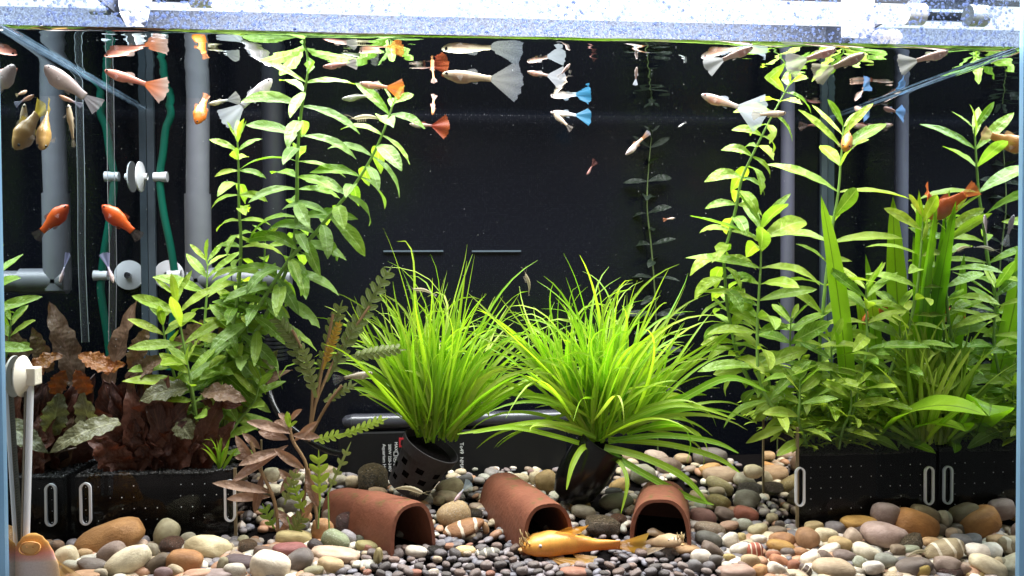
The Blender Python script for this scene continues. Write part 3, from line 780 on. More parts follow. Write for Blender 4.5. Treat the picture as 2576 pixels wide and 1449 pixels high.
stem_plant('stem_plant', 'yellow green plant with mixed leaves in front of the grey pipe',
  [(522, 655, .24), (520, 740, .235), (515, 830, .23), (520, 930, .22), (530, 1140, .22)], (Y_, L_), 84, 92, 46, .235, (.1, .6), (1, .3), GL, seed=14)
stem_plant('stem_plant', 'bright low plant with broad leaves at the right end of the left planter',
  [(655, 955, .2), (640, 1010, .2), (600, 1060, .2), (570, 1110, .19), (560, 1165, .18)], (Y_, L_), 70, 84, 44, .33, (.1, .5), (.9, .3), GL, seed=19)
stem_plant('stem_plant', 'dense green side shoot crossing under the diagonal stem',
  [(620, 742, .23), (600, 800, .225), (575, 870, .22), (560, 950, .22), (550, 1140, .22)], (L_, Y_), 80, 90, 36, .23, (.2, .8), (.9, .3), GL, seed=23)
stem_plant('stem_plant', 'small green sprout rising beside the orange crinkled leaf',
  [(470, 905, .16), (480, 960, .16), (492, 1030, .165), (508, 1150, .17)], (Y_, L_), 74, 84, 40, .30, (.1, .5), (1.0, .4), GL, seed=24, skipb=.4)
stem_plant('stem_plant', 'leafy shoot with algae dotted leaves where the two long stems cross',
  [(668, 590, .21), (664, 660, .21), (650, 740, .21), (620, 830, .21), (585, 930, .21), (555, 1130, .21)], (L_, Y_), 62, 74, 36, .30, (.2, 1.0), (.9, .2), GL, seed=26, bite=.7)
stem_plant('stem_plant', 'pale yellow rosette plant at the far left edge of the green group',
  [(408, 800, .2), (416, 860, .2), (440, 950, .2), (470, 1050, .2), (490, 1150, .2)], (Y_, Y_, L_), 74, 84, 44, .28, (.1, .5), (1.1, .35), GL, seed=27, skipb=.45)
stem_plant('stem_plant', 'near black stem plant imitating a faint reflection on the back glass',
  [(1640, 330, .42), (1632, 420, .42), (1628, 520, .42), (1640, 640, .42), (1650, 800, .42), (1655, 1140, .42)], M['leaf_reflection'], 46, 60, 44, .28, (.1, .6), (.8, .2), None, stemmat='stem_reflection', seed=31, sr=2.0)  # plant built in place of a stem's faint reflection in the back
# right hand plants
stem_plant('stem_plant', 'tall thin stem with curled small leaves reaching the surface on the right',
  [(1990, 205, .15), (1958, 262, .155), (1925, 325, .16), (1893, 390, .165), (1866, 450, .17), (1852, 520, .175), (1835, 590, .18), (1822, 640, .185), (1824, 700, .19), (1835, 800, .2), (1880, 950, .2), (2040, 1120, .2)], (L_, Y_, Y_), 72, 74, 31, .30, (.3, 1.3), (.9, .1), GR, seed=41, sr=4, bite=.7, taper=.65)
stem_plant('stem_plant', 'tall stem with long pale leaves beside the right back corner',
  [(2122, 318, .205), (2116, 400, .205), (2108, 490, .205), (2094, 570, .205), (2084, 650, .205), (2072, 760, .2), (2062, 900, .2), (2075, 1120, .2)], (Y_, L_), 128, 112, 62, .21, (.05, .6), (1.1, .35), GR, seed=42, sr=4.4, rosette=4)
stem_plant('stem_plant', 'leafy stem with broad upright top leaves left of the wide blade',
  [(1914, 560, .165), (1914, 660, .165), (1908, 760, .165), (1905, 850, .165), (1912, 960, .165), (1955, 1040, .165), (2030, 1125, .165)], (L_, Y_), 140, 112, 44, .215, (.05, .7), (1.0, .3), GR, seed=43, sr=4.2, rosette=3)
stem_plant('stem_plant', 'green stem with wide flat leaves near the right glass',
  [(2322, 545, .15), (2316, 640, .15), (2305, 740, .155), (2280, 840, .16), (2235, 950, .165), (2200, 1120, .17)], (L_, Y_, Y_), 100, 104, 38, .215, (.05, .65), (.9, .3), GR, seed=44, sr=4.2)
stem_plant('stem_plant', 'bushy stem in the middle of the right planter with pale rosette',
  [(2178, 715, .155), (2180, 800, .155), (2180, 880, .155), (2160, 980, .155), (2125, 1125, .16)], (L_, Y_, Y_), 96, 104, 35, .215, (.05, .65), (.9, .3), GR, seed=45)
stem_plant('stem_plant', 'short bushy stem at the front left corner of the right planter',
  [(2012, 955, .152), (2012, 1010, .152), (2010, 1060, .152), (2030, 1120, .155)], (L_, Y_, Y_), 76, 84, 32, .26, (.05, .6), (.9, .3), GR, seed=46)
stem_plant('stem_plant', 'green stem with arching leaves behind the front corner of the right planter',
  [(2090, 850, .175), (2092, 930, .175), (2085, 1020, .175), (2080, 1125, .18)], (L_, Y_), 92, 100, 32, .21, (.1, .8), (.9, .3), GR, seed=47)
stem_plant('stem_plant', 'dark stemmed plant left of the right planter with small oval leaves',
  [(1830, 745, .22), (1838, 820, .22), (1862, 900, .215), (1910, 990, .21), (2050, 1125, .21)], (Y_, L_), 60, 62, 42, .36, (.05, .5), (1, .3), GR, seed=48)
stem_plant('stem_plant', 'mid green stem crowding the middle of the right planter',
  [(2262, 770, .175), (2262, 860, .175), (2240, 960, .175), (2190, 1125, .18)], (L_, Y_, D_), 92, 96, 30, .21, (.1, .8), (.9, .3), GR, seed=49)
stem_plant('stem_plant', 'low shoot with narrow leaves just above the soil of the right planter',
  [(2140, 970, .15), (2140, 1030, .15), (2120, 1080, .15), (2110, 1130, .15)], (L_, Y_, Y_), 74, 80, 30, .27, (.05, .7), (.9, .3), GR, seed=50)
stem_plant('stem_plant', 'low shoot pressed near the right glass above the soil',
  [(2300, 900, .165), (2290, 960, .165), (2270, 1050, .165), (2260, 1130, .165)], (L_, Y_), 80, 84, 34, .28, (.05, .7), (.9, .3), GR, seed=51)
stem_plant('stem_plant', 'leafy stem between the wide blade and the pale slim pipe',
  [(1990, 800, .19), (1988, 880, .19), (2000, 960, .19), (2030, 1060, .19), (2050, 1125, .19)], (L_, Y_, Y_), 88, 92, 38, .28, (.05, .7), (.9, .3), GR, seed=52)
# short undergrowth in the right planter: many tiny leaves nobody could count
uv_, uf, uu = [], [], []
lm = leaf_mesh('lance', .3, .5, .05, .3, 0, 4, 2, 1)
co = [tuple(v.co) for v in lm.vertices]; fc = [tuple(p.vertices) for p in lm.polygons]; uvl = [0]*len(co)
for p in lm.polygons:
    for li, vi in zip(p.loop_indices, p.vertices): uvl[vi] = tuple(lm.uv_layers[0].data[li].uv)
for _ in range(760):
    x = RN.uniform(xr0+.004, TW-.006); y = RN.uniform(PLF+.006, .3); z = zr+abs(RN.gauss(0, 1))*.03+.006
    a = RN.uniform(0, 6.28); e = RN.uniform(-.1, 1.0); L = RN.uniform(.016, .034)
    d = V((math.cos(a)*math.cos(e), math.sin(a)*math.cos(e), math.sin(e))); xx = d.cross(V((0, 0, 1))).normalized(); zz = xx.cross(d)
    n = len(uv_); uv_ += [V((x, y, z))+(xx*c[0]+d*c[1]+zz*c[2])*L for c in co]; uf += [tuple(i+n for i in f) for f in fc]; uu += uvl
uo = part('undergrowth', mesh_from('undergrowth', uv_, uf, uv=uu), M['leaf_yel'], None); uo['kind'] = 'stuff'; uo['label'] = 'tangle of small green leaves over the right planter soil'

# wide strap blades -----------------------------------------------------------
sw = empty('strap_plant', P(2130, 1125, .185), 'upright strap leaved plant with wide dark green blades on the right', 'water plant')
for (b, t, wd, Yb, Yt, bd, fc_) in (((2140, 1120), (2066, 492), 52, .185, .16, .25, (.2, -1, .1)), ((2290, 1110), (2246, 494), 50, .2, .19, -.25, (-.2, -1, .1)),
    ((2300, 1120), (2312, 478), 42, .19, .15, .2, (0, -1, .1)), ((2310, 1120), (2358, 505), 34, .185, .125, -.2, (.3, -1, .3)), ((2220, 1120), (2178, 640), 34, .2, .19, .15, (.2, -1, .1)),
    ((2200, 1120), (2150, 700), 30, .21, .2, .2, (.2, -1, .1)), ((2320, 1110), (2298, 590), 40, .2, .18, .15, (.2, -1, .1))):
    leaf_uv(sw, M['broad'], b, t, wd, Yb, Yt, 'blade', bd, .04, .15, 1, fc_, 0, 16, 'blade')
bl = empty('broadleaf_plant', P(2250, 1120, .16), 'low plant with one huge arching bright leaf over the right planter', 'water plant')
leaf_uv(bl, M['broad'], (2222, 1092), (2482, 1045), 104, .155, .046, 'broad', 1.35, .03, .25, 0, (-.1, -.35, 1), 0, 18)
leaf_uv(bl, M['broad'], (2300, 1080), (2430, 1085), 60, .15, .085, 'broad', 1.0, .03, .25, 1, (0, -.45, 1), 0, 18)
leaf_uv(bl, M['orange'], (2290, 1060), (2330, 955), 44, .17, .15, 'oval', .6, .03, .25, 0, (-.3, -.9, .4))

# ------------------------------------------------------------------ grass clumps
def ribbon(pts, wds, face):
    vs, uv, fs = [], [], []; n = len(pts)
    for i, p in enumerate(pts):
        t = (pts[min(i+1, n-1)]-pts[max(i-1, 0)]).normalized(); x = t.cross(face)
        x = x.normalized() if x.length > 1e-4 else V((1, 0, 0)); nz = x.cross(t)
        for j, s in enumerate((-1, 0, 1)):
            vs.append(p+x*s*wds[i]/2-nz*(0 if s else .12)*wds[i]); uv.append((j/2, i/(n-1)))
    for i in range(n-1):
        for j in range(2): a = i*3+j; fs.append((a, a+1, a+4, a+3))
    return mesh_from('blade', vs, fs, uv=uv)
def grass_clump(label, root, n, spec, seed, base_r, mat='grass', crowns=((0, 0, 0, 0, 1),)):
    R = random.Random(seed); o = empty('grass_plant', root, label, 'water plant')
    px = mpp(root)
    for k in range(n):
        lean, az, ln, dr, wd, hook = spec(R, k/n)
        d = V((math.sin(az)*math.sin(lean), -math.cos(az)*math.sin(lean)*.8, math.cos(lean)))
        cx, cy_, cz, tl, sc = crowns[k % len(crowns)]; d = Matrix.Rotation(tl, 3, 'Y') @ d; ln *= sc
        b = V((d.x*base_r*R.random()*1.3+R.uniform(-.5, .5)*base_r, d.y*base_r*R.random(), R.uniform(-.006, .010)))+V((cx, cy_, cz))*px
        ln *= px; wd *= px; pts = []; p = V(b); dd = V(d); ns = 13
        cv = V((R.gauss(0, 1), R.gauss(0, 1)*.6, R.gauss(0, .35))); hk = V((R.gauss(0, 1), R.gauss(0, 1)*.5, -R.random()*1.2))*hook
        wig = R.uniform(0, 6.28)
        for i in range(ns+1):
            pts.append(p.copy()); t = i/ns
            dd = (dd+(V((0, 0, -1))*dr*(t**1.5)+cv*.24*(.3+t)+hk*(t**4)*1.9+V((math.sin(wig+t*7), 0, 0))*.05)*(2.2/ns)).normalized(); p = p+dd*(ln/ns)
        wds = [wd*(.5+.5*min(1, 3*i/ns))*min(1, (1-i/ns)*1.7+.02)**.8 for i in range(ns+1)]
        fa = R.uniform(-1.3, 1.3); face = V((math.sin(fa), -math.cos(fa), R.uniform(-.1, .6)))
        part('blade', ribbon(pts, wds, face), M[mat if R.random() < .8 else 'leaf_yel'], o, Matrix.Identity(4), world=False)
    return o
def spec1(R, q):
    az = R.uniform(0, 6.283); wide = R.random() < .25
    lean = abs(R.gauss(0, .24)) if q < .7 else abs(R.gauss(.5, .22))
    ln = (R.uniform(220, 400) if wide else (R.uniform(260, 500) if R.random() < .85 else R.uniform(460, 570)))*(1-.15*min(1, lean)); dr = R.choice((.05, .2, .6, 1.2))*R.uniform(.5, 1.4)+lean*.6
    return lean+.03, az, ln, dr, R.uniform(15, 26) if wide else R.uniform(6, 13), R.choice((0, .4, 1.0, 2.0))
r1 = P(1082, 1108, .245)
grass_clump('upright bright grass clump growing from the tilted mesh pot', r1, 225, spec1, 61, .011, crowns=((0, 0, 0, 0, 1), (-14, 8, 18, -.16, 1), (30, 0, 10, .22, .95), (52, 12, 4, .42, .8), (4, -14, 60, -.05, .72), (-22, -6, 40, -.3, .75)))
def spec2(R, q):
    az = R.uniform(0, 6.283); wide = R.random() < .2
    if q < .92: lean = abs(R.gauss(0, .52)); ln = R.uniform(230, 380) if wide else R.uniform(250, 520)
    else: lean = R.uniform(.85, 1.3); ln = R.uniform(230, 380); az = R.choice((R.uniform(.6, 2.0), R.uniform(.9, 1.8), R.uniform(-2.0, -.9)))
    return lean, az, ln, R.choice((.05, .25, .6, 1.2))*R.uniform(.5, 1.3)+lean*.3, R.uniform(15, 25) if wide else R.uniform(6, 13), R.choice((0, .4, 1.0, 2.0))
r2 = P(1508, 1120, .21)
grass_clump('wide spreading bright grass clump growing from the black vase', r2, 285, spec2, 67, .012, crowns=((0, 0, 14, 0, 1), (-34, 16, 42, -.34, .85), (38, 18, 66, .36, .8), (6, -12, 112, .06, .74), (-14, -20, 70, -.14, .8), (60, 0, 36, .62, .75), (-50, 4, 90, -.5, .66)))
# long blades hanging over the stones on the right, as in the photograph
gsp = [o for o in C.objects if o.name.startswith('grass_plant')][-1]
def long_blade(par, pix, Ys, wd, face=(0, -1, .5)):
    pts = smooth_path([P(u, v, y) for (u, v), y in zip(pix, Ys)], 5); pts = [p-base_of(par) for p in pts]; n = len(pts)-1
    px = mpp(base_of(par)); wds = [wd*.72*px*min(1, (1-i/n)*2.6+.04)**.7 for i in range(n+1)]
    part('blade', ribbon(pts, wds, V(face)), M['grass'], par, Matrix.Identity(4), world=False)
for pix, w_ in ((((1520, 1125), (1620, 1150), (1720, 1200), (1782, 1268)), 26), (((1520, 1130), (1600, 1180), (1720, 1245), (1796, 1270)), 24),
    (((1530, 1110), (1660, 1095), (1790, 1110), (1858, 1140)), 20), (((1530, 1105), (1680, 1118), (1800, 1150), (1862, 1190)), 20),
    (((1515, 1135), (1560, 1165), (1578, 1215), (1562, 1292)), 15), (((1500, 1130), (1468, 1125), (1440, 1170), (1425, 1232)), 20),
    (((1490, 1125), (1400, 1098), (1290, 1075), (1190, 1090)), 17), (((1500, 1100), (1380, 1062), (1260, 1075), (1150, 1092)), 16),
    (((1520, 1090), (1640, 1030), (1740, 1020), (1850, 1055)), 17), (((1530, 1080), (1700, 1010), (1830, 950), (1930, 985)), 26)):
    long_blade(gsp, pix, (.205, .18, .16, .145), w_)
def spec3(R, q): return abs(R.gauss(0, .42)), R.uniform(0, 6.283), R.uniform(170, 330), R.uniform(.1, .6), R.uniform(10, 18), R.choice((0, .5, 1))
grass_clump('grassy clump against the right glass above the soil', P(2322, 1108, .15), 95, spec3, 71, .018, 'leaf_yel')
def spec4(R, q): return abs(R.gauss(0, .4)), R.uniform(0, 6.283), R.uniform(50, 100), R.uniform(.1, .6), R.uniform(6, 10), R.choice((0, .5, 1))
grass_clump('tiny bright grass tuft at the right end of the left planter', P(553, 1175, .155), 16, spec4, 73, .006)

# ------------------------------------------------------------------ brown crinkled plants on the left
cr = empty('brown_leaf_plant', P(350, 1195, .2), 'dark brown crinkled leaf plant filling the left planter', 'water plant')
S = [ # base, tip, width, Yb, Yt, mat, bend
 ((330, 1185), (325, 945), 120, .2, .17, 'brown', .5), ((350, 1185), (420, 950), 120, .19, .16, 'brown', .6), ((340, 1185), (262, 960), 110, .18, .165, 'brown', .5),
 ((370, 1180), (480, 1010), 100, .18, .16, 'brown', .7), ((345, 1185), (300, 1060), 90, .18, .16, 'brown', .4), ((375, 1185), (430, 1085), 95, .175, .155, 'brown', .4),
 ((330, 1185), (240, 1100), 80, .165, .15, 'brown', .7), ((400, 1180), (500, 1120), 80, .175, .16, 'brown', .7), ((350, 1180), (380, 1010), 100, .2, .185, 'brown', .3),
 ((390, 1180), (560, 1080), 80, .19, .175, 'brown', .9), ((320, 1180), (222, 1020), 90, .165, .155, 'brown', .6), ((365, 1185), (360, 1080), 110, .168, .155, 'brown', .3),
 ((310, 1165), (285, 1050), 70, .165, .158, 'brown', .3), ((420, 1175), (465, 1060), 80, .17, .158, 'brown', .5)]
for k, (b, t_, wd, yb, yt, mt, bd) in enumerate(S): leaf_uv(cr, M[mt], b, t_, wd, yb, yt, 'crypt', bd, .22, .3, k, (random.uniform(-.5, .5), -1, .4), 0, 16, nu=6)
T_ = [((268, 985), (345, 756), 62, .215, .22, 'tan', .25), ((282, 930), (196, 892), 50, .15, .15, 'rust', .5), ((262, 935), (316, 915), 34, .16, .15, 'rust', .3), ((225, 990), (190, 930), 44, .152, .15, 'rust', .5),
  ((300, 1060), (125, 1138), 56, .125, .09, 'olive', 1.1), ((470, 975), (350, 1010), 60, .165, .15, 'olive', .9), ((510, 985), (620, 1010), 50, .17, .16, 'tan', 1.0),
  ((450, 1060), (482, 1105), 54, .155, .148, 'olive', .8), ((520, 1090), (606, 900), 70, .23, .235, 'tan', .2), ((540, 1080), (700, 880), 80, .25, .25, 'olive', .3), ((430, 890), (560, 800), 60, .24, .24, 'tan', .4),
  ((320, 960), (420, 900), 60, .185, .175, 'tan', .8), ((330, 930), (372, 820), 44, .21, .21, 'tan', .4), ((545, 1030), (735, 930), 40, .25, .25, 'tan', .5), ((240, 1090), (205, 985), 60, .155, .15, 'olive', .6), ((560, 900), (590, 770), 52, .25, .25, 'tan', .3)]
for k, (b, t_, wd, yb, yt, mt, bd) in enumerate(T_): leaf_uv(cr, M[mt], b, t_, wd, yb, yt, 'crypt', bd, .16, .25, k+3, (random.uniform(-.4, .4), -.8, .6), 0, 16, nu=6)
for k in range(30):
    bx = RN.uniform(300, 440); Yk = RN.uniform(.165, .225); tx = bx+RN.uniform(-130, 130); ty = RN.uniform(925, 1130); tx = max(tx, 245)
    leaf_uv(cr, M[RN.choice(('brown', 'brown', 'brown', 'tan'))], (bx, 1185), (tx, ty), RN.uniform(44, 80), Yk, max(.155, Yk+RN.uniform(-.03, .01)), 'crypt', RN.uniform(.3, 1.1), .26, .35, k % 9, (RN.uniform(-.8, .8), -.8, RN.uniform(-.2, .7)), 0, 14, nu=6)
for k, (b, t_, wd, mt) in enumerate((((480, 1180), (560, 1000), 60, 'brown'), ((500, 1180), (590, 1060), 56, 'brown'), ((470, 1180), (530, 1090), 60, 'brown'), ((510, 1000), (610, 1020), 50, 'brown'), ((430, 1080), (395, 985), 70, 'brown'))):
    leaf_uv(cr, M[mt], b, t_, wd, .175, .165, 'crypt', .6, .26, .3, k, (.2, -.9, .4), 0, 14, nu=6)
mb = MB()
for k in range(26):
    b = P(RN.uniform(300, 430), 1192, RN.uniform(.165, .22)); q = P(RN.uniform(220, 520), RN.uniform(1060, 1140), RN.uniform(.16, .21))
    mb.tube(smooth_path([b, b.lerp(q, .5)+V((0, 0, .006)), q], 3), .0011, 6)
mb.build('stalk', M['stem_brown'], cr)['kind'] = 'stuff'

# feathered plant between the left planter and the grass ----------------------
def lobed_leaf(par, mat, b, t, Yb, Yt, lobes, lobe_px, bend=.15, w0=12, face=(0, -1, .25)):
    """pinnate leaf: narrow blade with rounded lobes each side, joined in one mesh"""
    p = P(b[0], b[1], Yb); q = P(t[0], t[1], Yt); px = mpp(p); fv = V(face)
    ax = (q-p); x = ax.normalized().cross(fv).normalized(); nz = x.cross(ax.normalized())
    vs, uv, fs = [], [], []
    def strip(a, d, L, wd, nrm, v0):
        s = d.cross(nrm).normalized(); n0 = len(vs); k = 5
        for i in range(k+1):
            f = i/k; c = a+d*(L*f)-nrm*(bend*L*f*f); ww = wd*(.5+.5*math.sin(math.pi*min(1, f*.85+.12)))*(1 if i < k else .35)
            for j in (-1, 0, 1): vs.append(c+s*(j*ww/2)+nrm*(0 if j else -.15*ww)); uv.append((.5+.5*j, v0+f*.1))
        for i in range(k):
            for j in range(2): e = n0+i*3+j; fs.append((e, e+1, e+4, e+3))
    strip(p, ax.normalized(), ax.length, w0*px, nz, 0)
    for i in range(lobes):
        f = .18+.78*i/lobes; c = p+ax*f-nz*(bend*ax.length*f*f*.5)
        for sg in (-1, 1):
            L = lobe_px*px*(1-.35*abs(f-.5)*2)*random.uniform(.85, 1.1)
            d = (x*sg*.85+ax.normalized()*.75).normalized(); strip(c, d, L, lobe_px*.46*px, nz, f)
    part('leaf', mesh_from('leaf', vs, fs, uv=uv), mat, par, Matrix.Translation(base_of(par)) @ Matrix.Translation(-base_of(par)))
ft = empty('feathered_plant', P(778, 1100, .17), 'feather leaved plant with one golden leaf left of the grass', 'water plant')
j = P(792, 1040, .17)
for pts in (([(778, 1110, .17), (785, 1060, .17), (800, 980, .17), (818, 890, .17), (838, 790, .17)]), ([(780, 1100, .17), (790, 1030, .172), (812, 970, .175), (850, 890, .185), (930, 770, .19)]), ([(778, 1105, .168), (805, 1050, .165), (832, 1005, .16), (860, 970, .16)]), ([(778, 1100, .17), (786, 1000, .17), (780, 940, .17), (760, 880, .165), (735, 830, .16)])):
    MB().tube(smooth_path([P(*q) for q in pts], 5), .0017, 8).build('stem', M['stem_brown'], ft)
lobed_leaf(ft, M['orange'], (812, 930), (855, 805), .166, .158, 9, 17, .05, 8)
lobed_leaf(ft, M['sage'], (800, 960), (860, 755), .172, .168, 8, 32, .05)
lobed_leaf(ft, M['sage'], (848, 900), (985, 665), .185, .19, 9, 34, .08)
lobed_leaf(ft, M['sage'], (870, 900), (1008, 872), .17, .16, 8, 24, .45)
lobed_leaf(ft, M['sage'], (775, 900), (690, 795), .165, .15, 7, 26, .4)
lobed_leaf(ft, M['sage'], (795, 1000), (760, 870), .165, .155, 6, 26, .1)
lobed_leaf(ft, M['sage'], (815, 1010), (890, 965), .165, .155, 5, 20, .25)
lobed_leaf(ft, M['sage'], (820, 960), (905, 800), .18, .18, 6, 28, .1)
lobed_leaf(ft, M['leaf_yel'], (850, 1100), (968, 1052), .165, .155, 7, 20, .2)
lobed_leaf(ft, M['sage'], (775, 960), (715, 810), .168, .168, 6, 28, .1)
# pinkish brown plant in front of it
pk = empty('pinkish_plant', P(745, 1330, .13), 'pinkish brown narrow leaved plant among the stones', 'water plant')
for pts in (([(745, 1335, .125), (765, 1250, .125), (770, 1170, .125), (735, 1105, .125), (725, 1040, .125)]), ([(700, 1340, .12), (690, 1260, .12), (655, 1180, .12), (630, 1110, .12)]), ([(800, 1330, .12), (790, 1250, .125), (775, 1180, .125)])):
    MB().tube(smooth_path([P(*q) for q in pts], 5), .0019, 8).build('stem', M['stem_brown'], pk)
for k, (b, t_, wd) in enumerate((((735, 1090), (620, 1060), 26), ((735, 1095), (805, 1100), 22), ((725, 1120), (580, 1215), 28), ((740, 1110), (800, 1060), 20), ((725, 1105), (650, 1085), 30), ((715, 1130), (600, 1170), 26),
   ((765, 1180), (690, 1130), 24), ((770, 1190), (800, 1275), 26), ((760, 1170), (705, 1240), 22), ((690, 1240), (535, 1215), 26), ((680, 1250), (570, 1255), 24), ((660, 1190), (640, 1290), 22), ((650, 1180), (592, 1095), 24), ((640, 1150), (590, 1150), 18), ((700, 1180), (740, 1220), 20), ((728, 1060), (760, 1030), 18), ((726, 1060), (700, 1040), 16), ((690, 1280), (740, 1330), 22), ((750, 1290), (700, 1350), 20), ((735, 1080), (690, 1060), 24), ((655, 1130), (610, 1090), 20), ((790, 1260), (750, 1320), 22))):
    leaf_uv(pk, M['pinkbrown'], b, t_, wd, .124, .124+random.uniform(-.02, .015), 'lance', random.uniform(.1, .7), .05, .4, k % 4, (random.uniform(-.4, .4), -.9, .5))
leaf_uv(pk, M['leaf_yel'], (727, 1075), (722, 1035), 16, .12, .115, 'lance', .2)
leaf_uv(pk, M['leaf_yel'], (727, 1075), (748, 1060), 12, .12, .112, 'lance', .2)
yg = empty('fern_sprig', P(800, 1320, .115), 'bright lobed sprig and fine feathery shoots beside the left cave', 'water plant')
for b, t_, n_, lp, mt in (((805, 1260), (800, 1135), 4, 34, 'leaf_yel'), ((825, 1240), (880, 1115), 4, 20, 'sage'), ((790, 1110), (860, 1090), 4, 20, 'leaf_yel'), ((715, 1270), (745, 1180), 4, 26, 'sage'), ((765, 1290), (735, 1215), 3, 26, 'leaf_yel'), ((690, 1330), (660, 1270), 3, 24, 'leaf'), ((730, 1350), (765, 1295), 3, 30, 'sage')):
    lobed_leaf(yg, M[mt], b, t_, .118, .112, n_, lp, .1, 7)
for q in (((800, 1330), (805, 1260)), ((828, 1330), (825, 1240)), ((735, 1340), (722, 1300))):
    MB().tube([P(q[0][0], q[0][1], .118), P(q[1][0], q[1][1], .118)], .0009, 6).build('stem', M['stem'], yg)

# ------------------------------------------------------------------ stones
_st = []
for k in range(16):
    vs0, fs0 = ico(3); vs = []; e = .72+.2*((k*7) % 5)/5; sd = V((k*7.3, k*3.1, k*1.7))
    for p in vs0:
        p = V(p); q = V([math.copysign(abs(c)**e, c) for c in p])
        q *= 1+.16*noise.noise(p*.9+sd)+.05*noise.noise(p*2.3+sd)
        q.y *= 1-.12*max(0, q.x)*(1 if k % 2 else -1); vs.append(q)
    mx = max(max(abs(v.x) for v in vs), 1e-3); my = max(abs(v.y) for v in vs); mz = max(abs(v.z) for v in vs)
    _st.append(mesh_from('stone', [(v.x/mx, v.y/my, v.z/mz) for v in vs], fs0))
_rk = []
for k in range(4):
    vs0, fs0 = ico(3); vs = []
    for p in vs0:
        p = V(p); d = 1
        for q in range(9):
            nn = V((math.sin(q*2.4+k), math.cos(q*1.7+k*2), math.sin(q*3.1+k*3+.5))).normalized(); dd = p.dot(nn)
            if dd > .72: d = min(d, .78/dd)
        vs.append(p*d*(1+.05*noise.noise(p*3+V((k, 0, 0)))))
    _rk.append(mesh_from('stone', vs, fs0))
def stone_obj(name, c, ax, a, b, depth, mat, col, k, rough=False):
    """c centre, ax: angle in the view plane, a/b half sizes"""
    base = (_rk[k % 4] if rough else _st[k % 16])
    key = ('st', rough, k % 16, mat)
    if key not in _leaf: m2 = base.copy(); m2.name = 'stone'; m2.materials.append(M['stone_'+mat]); _leaf[key] = m2
    o = bpy.data.objects.new(name, _leaf[key]); link(o)
    fwd = V((.05, 1, 0)).normalized()
    x = V((1, 0, 0))*math.cos(ax)-V((0, 0, 1))*math.sin(ax); z = V((1, 0, 0))*math.sin(ax)+V((0, 0, 1))*math.cos(ax)
    Mx = Matrix((x*a, V((0, 1, 0))*depth, z*b)).transposed().to_4x4(); Mx.translation = c
    o.matrix_world = Mx; o.color = tuple(col)+(1,); return o
ST = []   # crop number, x, y, w, h, angle, colour word, rgb, kind
def S_(crop, rows):
    for r in rows:
        x, y, w_, h_, an, wd, col = r[:7]; kd = r[7] if len(r) > 7 else 'plain'
        ST.append(((0, 644, 1288, 1932)[crop-1]+x/4, 1087+y/4, w_/4, h_/4, an, wd, col, kd))
S_(1, [(1090,1080,650,300,-22,'sandy brown',(.40,.22,.09)), (1680,1020,230,270,25,'pale olive',(.40,.38,.26)), (1890,1075,150,120,0,'grey green',(.34,.33,.26)), (2100,1170,450,230,10,'pale cream',(.70,.63,.42)), (1130,1220,250,200,-25,'mauve grey',(.30,.24,.22)), (1290,1300,450,250,-28,'ivory',(.80,.75,.58)), (670,1255,200,190,-20,'cream',(.68,.62,.46)), (850,1225,150,100,0,'light tan',(.55,.40,.24)), (735,1355,200,110,10,'green speckled',(.50,.52,.46),'speckle'), (930,1345,330,130,12,'dark slate',(.17,.15,.14)), (1590,1330,270,150,-35,'dark brown',(.14,.11,.08)), (1860,1310,340,230,10,'rust orange',(.42,.22,.10)), (1730,1140,240,170,-8,'reddish brown',(.28,.15,.11),'rough'), (2360,1400,210,140,0,'white flecked',(.72,.68,.62),'speckle'), (2410,1300,290,110,8,'dark maroon',(.12,.09,.10)), (1640,1425,190,120,0,'plum grey',(.24,.17,.18)), (1760,1400,160,110,30,'beige',(.44,.37,.26)), (1990,1430,250,90,0,'pink',(.60,.38,.28)), (2180,1430,320,80,0,'lilac grey',(.33,.27,.27)), (1420,1140,120,110,0,'pinkish white',(.62,.5,.42)), (1520,1185,130,120,0,'grey',(.30,.28,.22)), (2240,1325,110,130,20,'olive grey',(.30,.28,.19)), (860,1440,280,70,0,'orange tan',(.48,.31,.2)), (1010,1425,130,90,0,'pale grey',(.42,.38,.30)), (2490,1160,210,150,0,'brown',(.28,.18,.11),'rough'), (2450,1085,110,90,0,'pale green',(.45,.44,.32)), (560,1150,150,110,0,'dull brown',(.25,.17,.12)), (380,1400,150,110,0,'buff',(.5,.4,.25))])
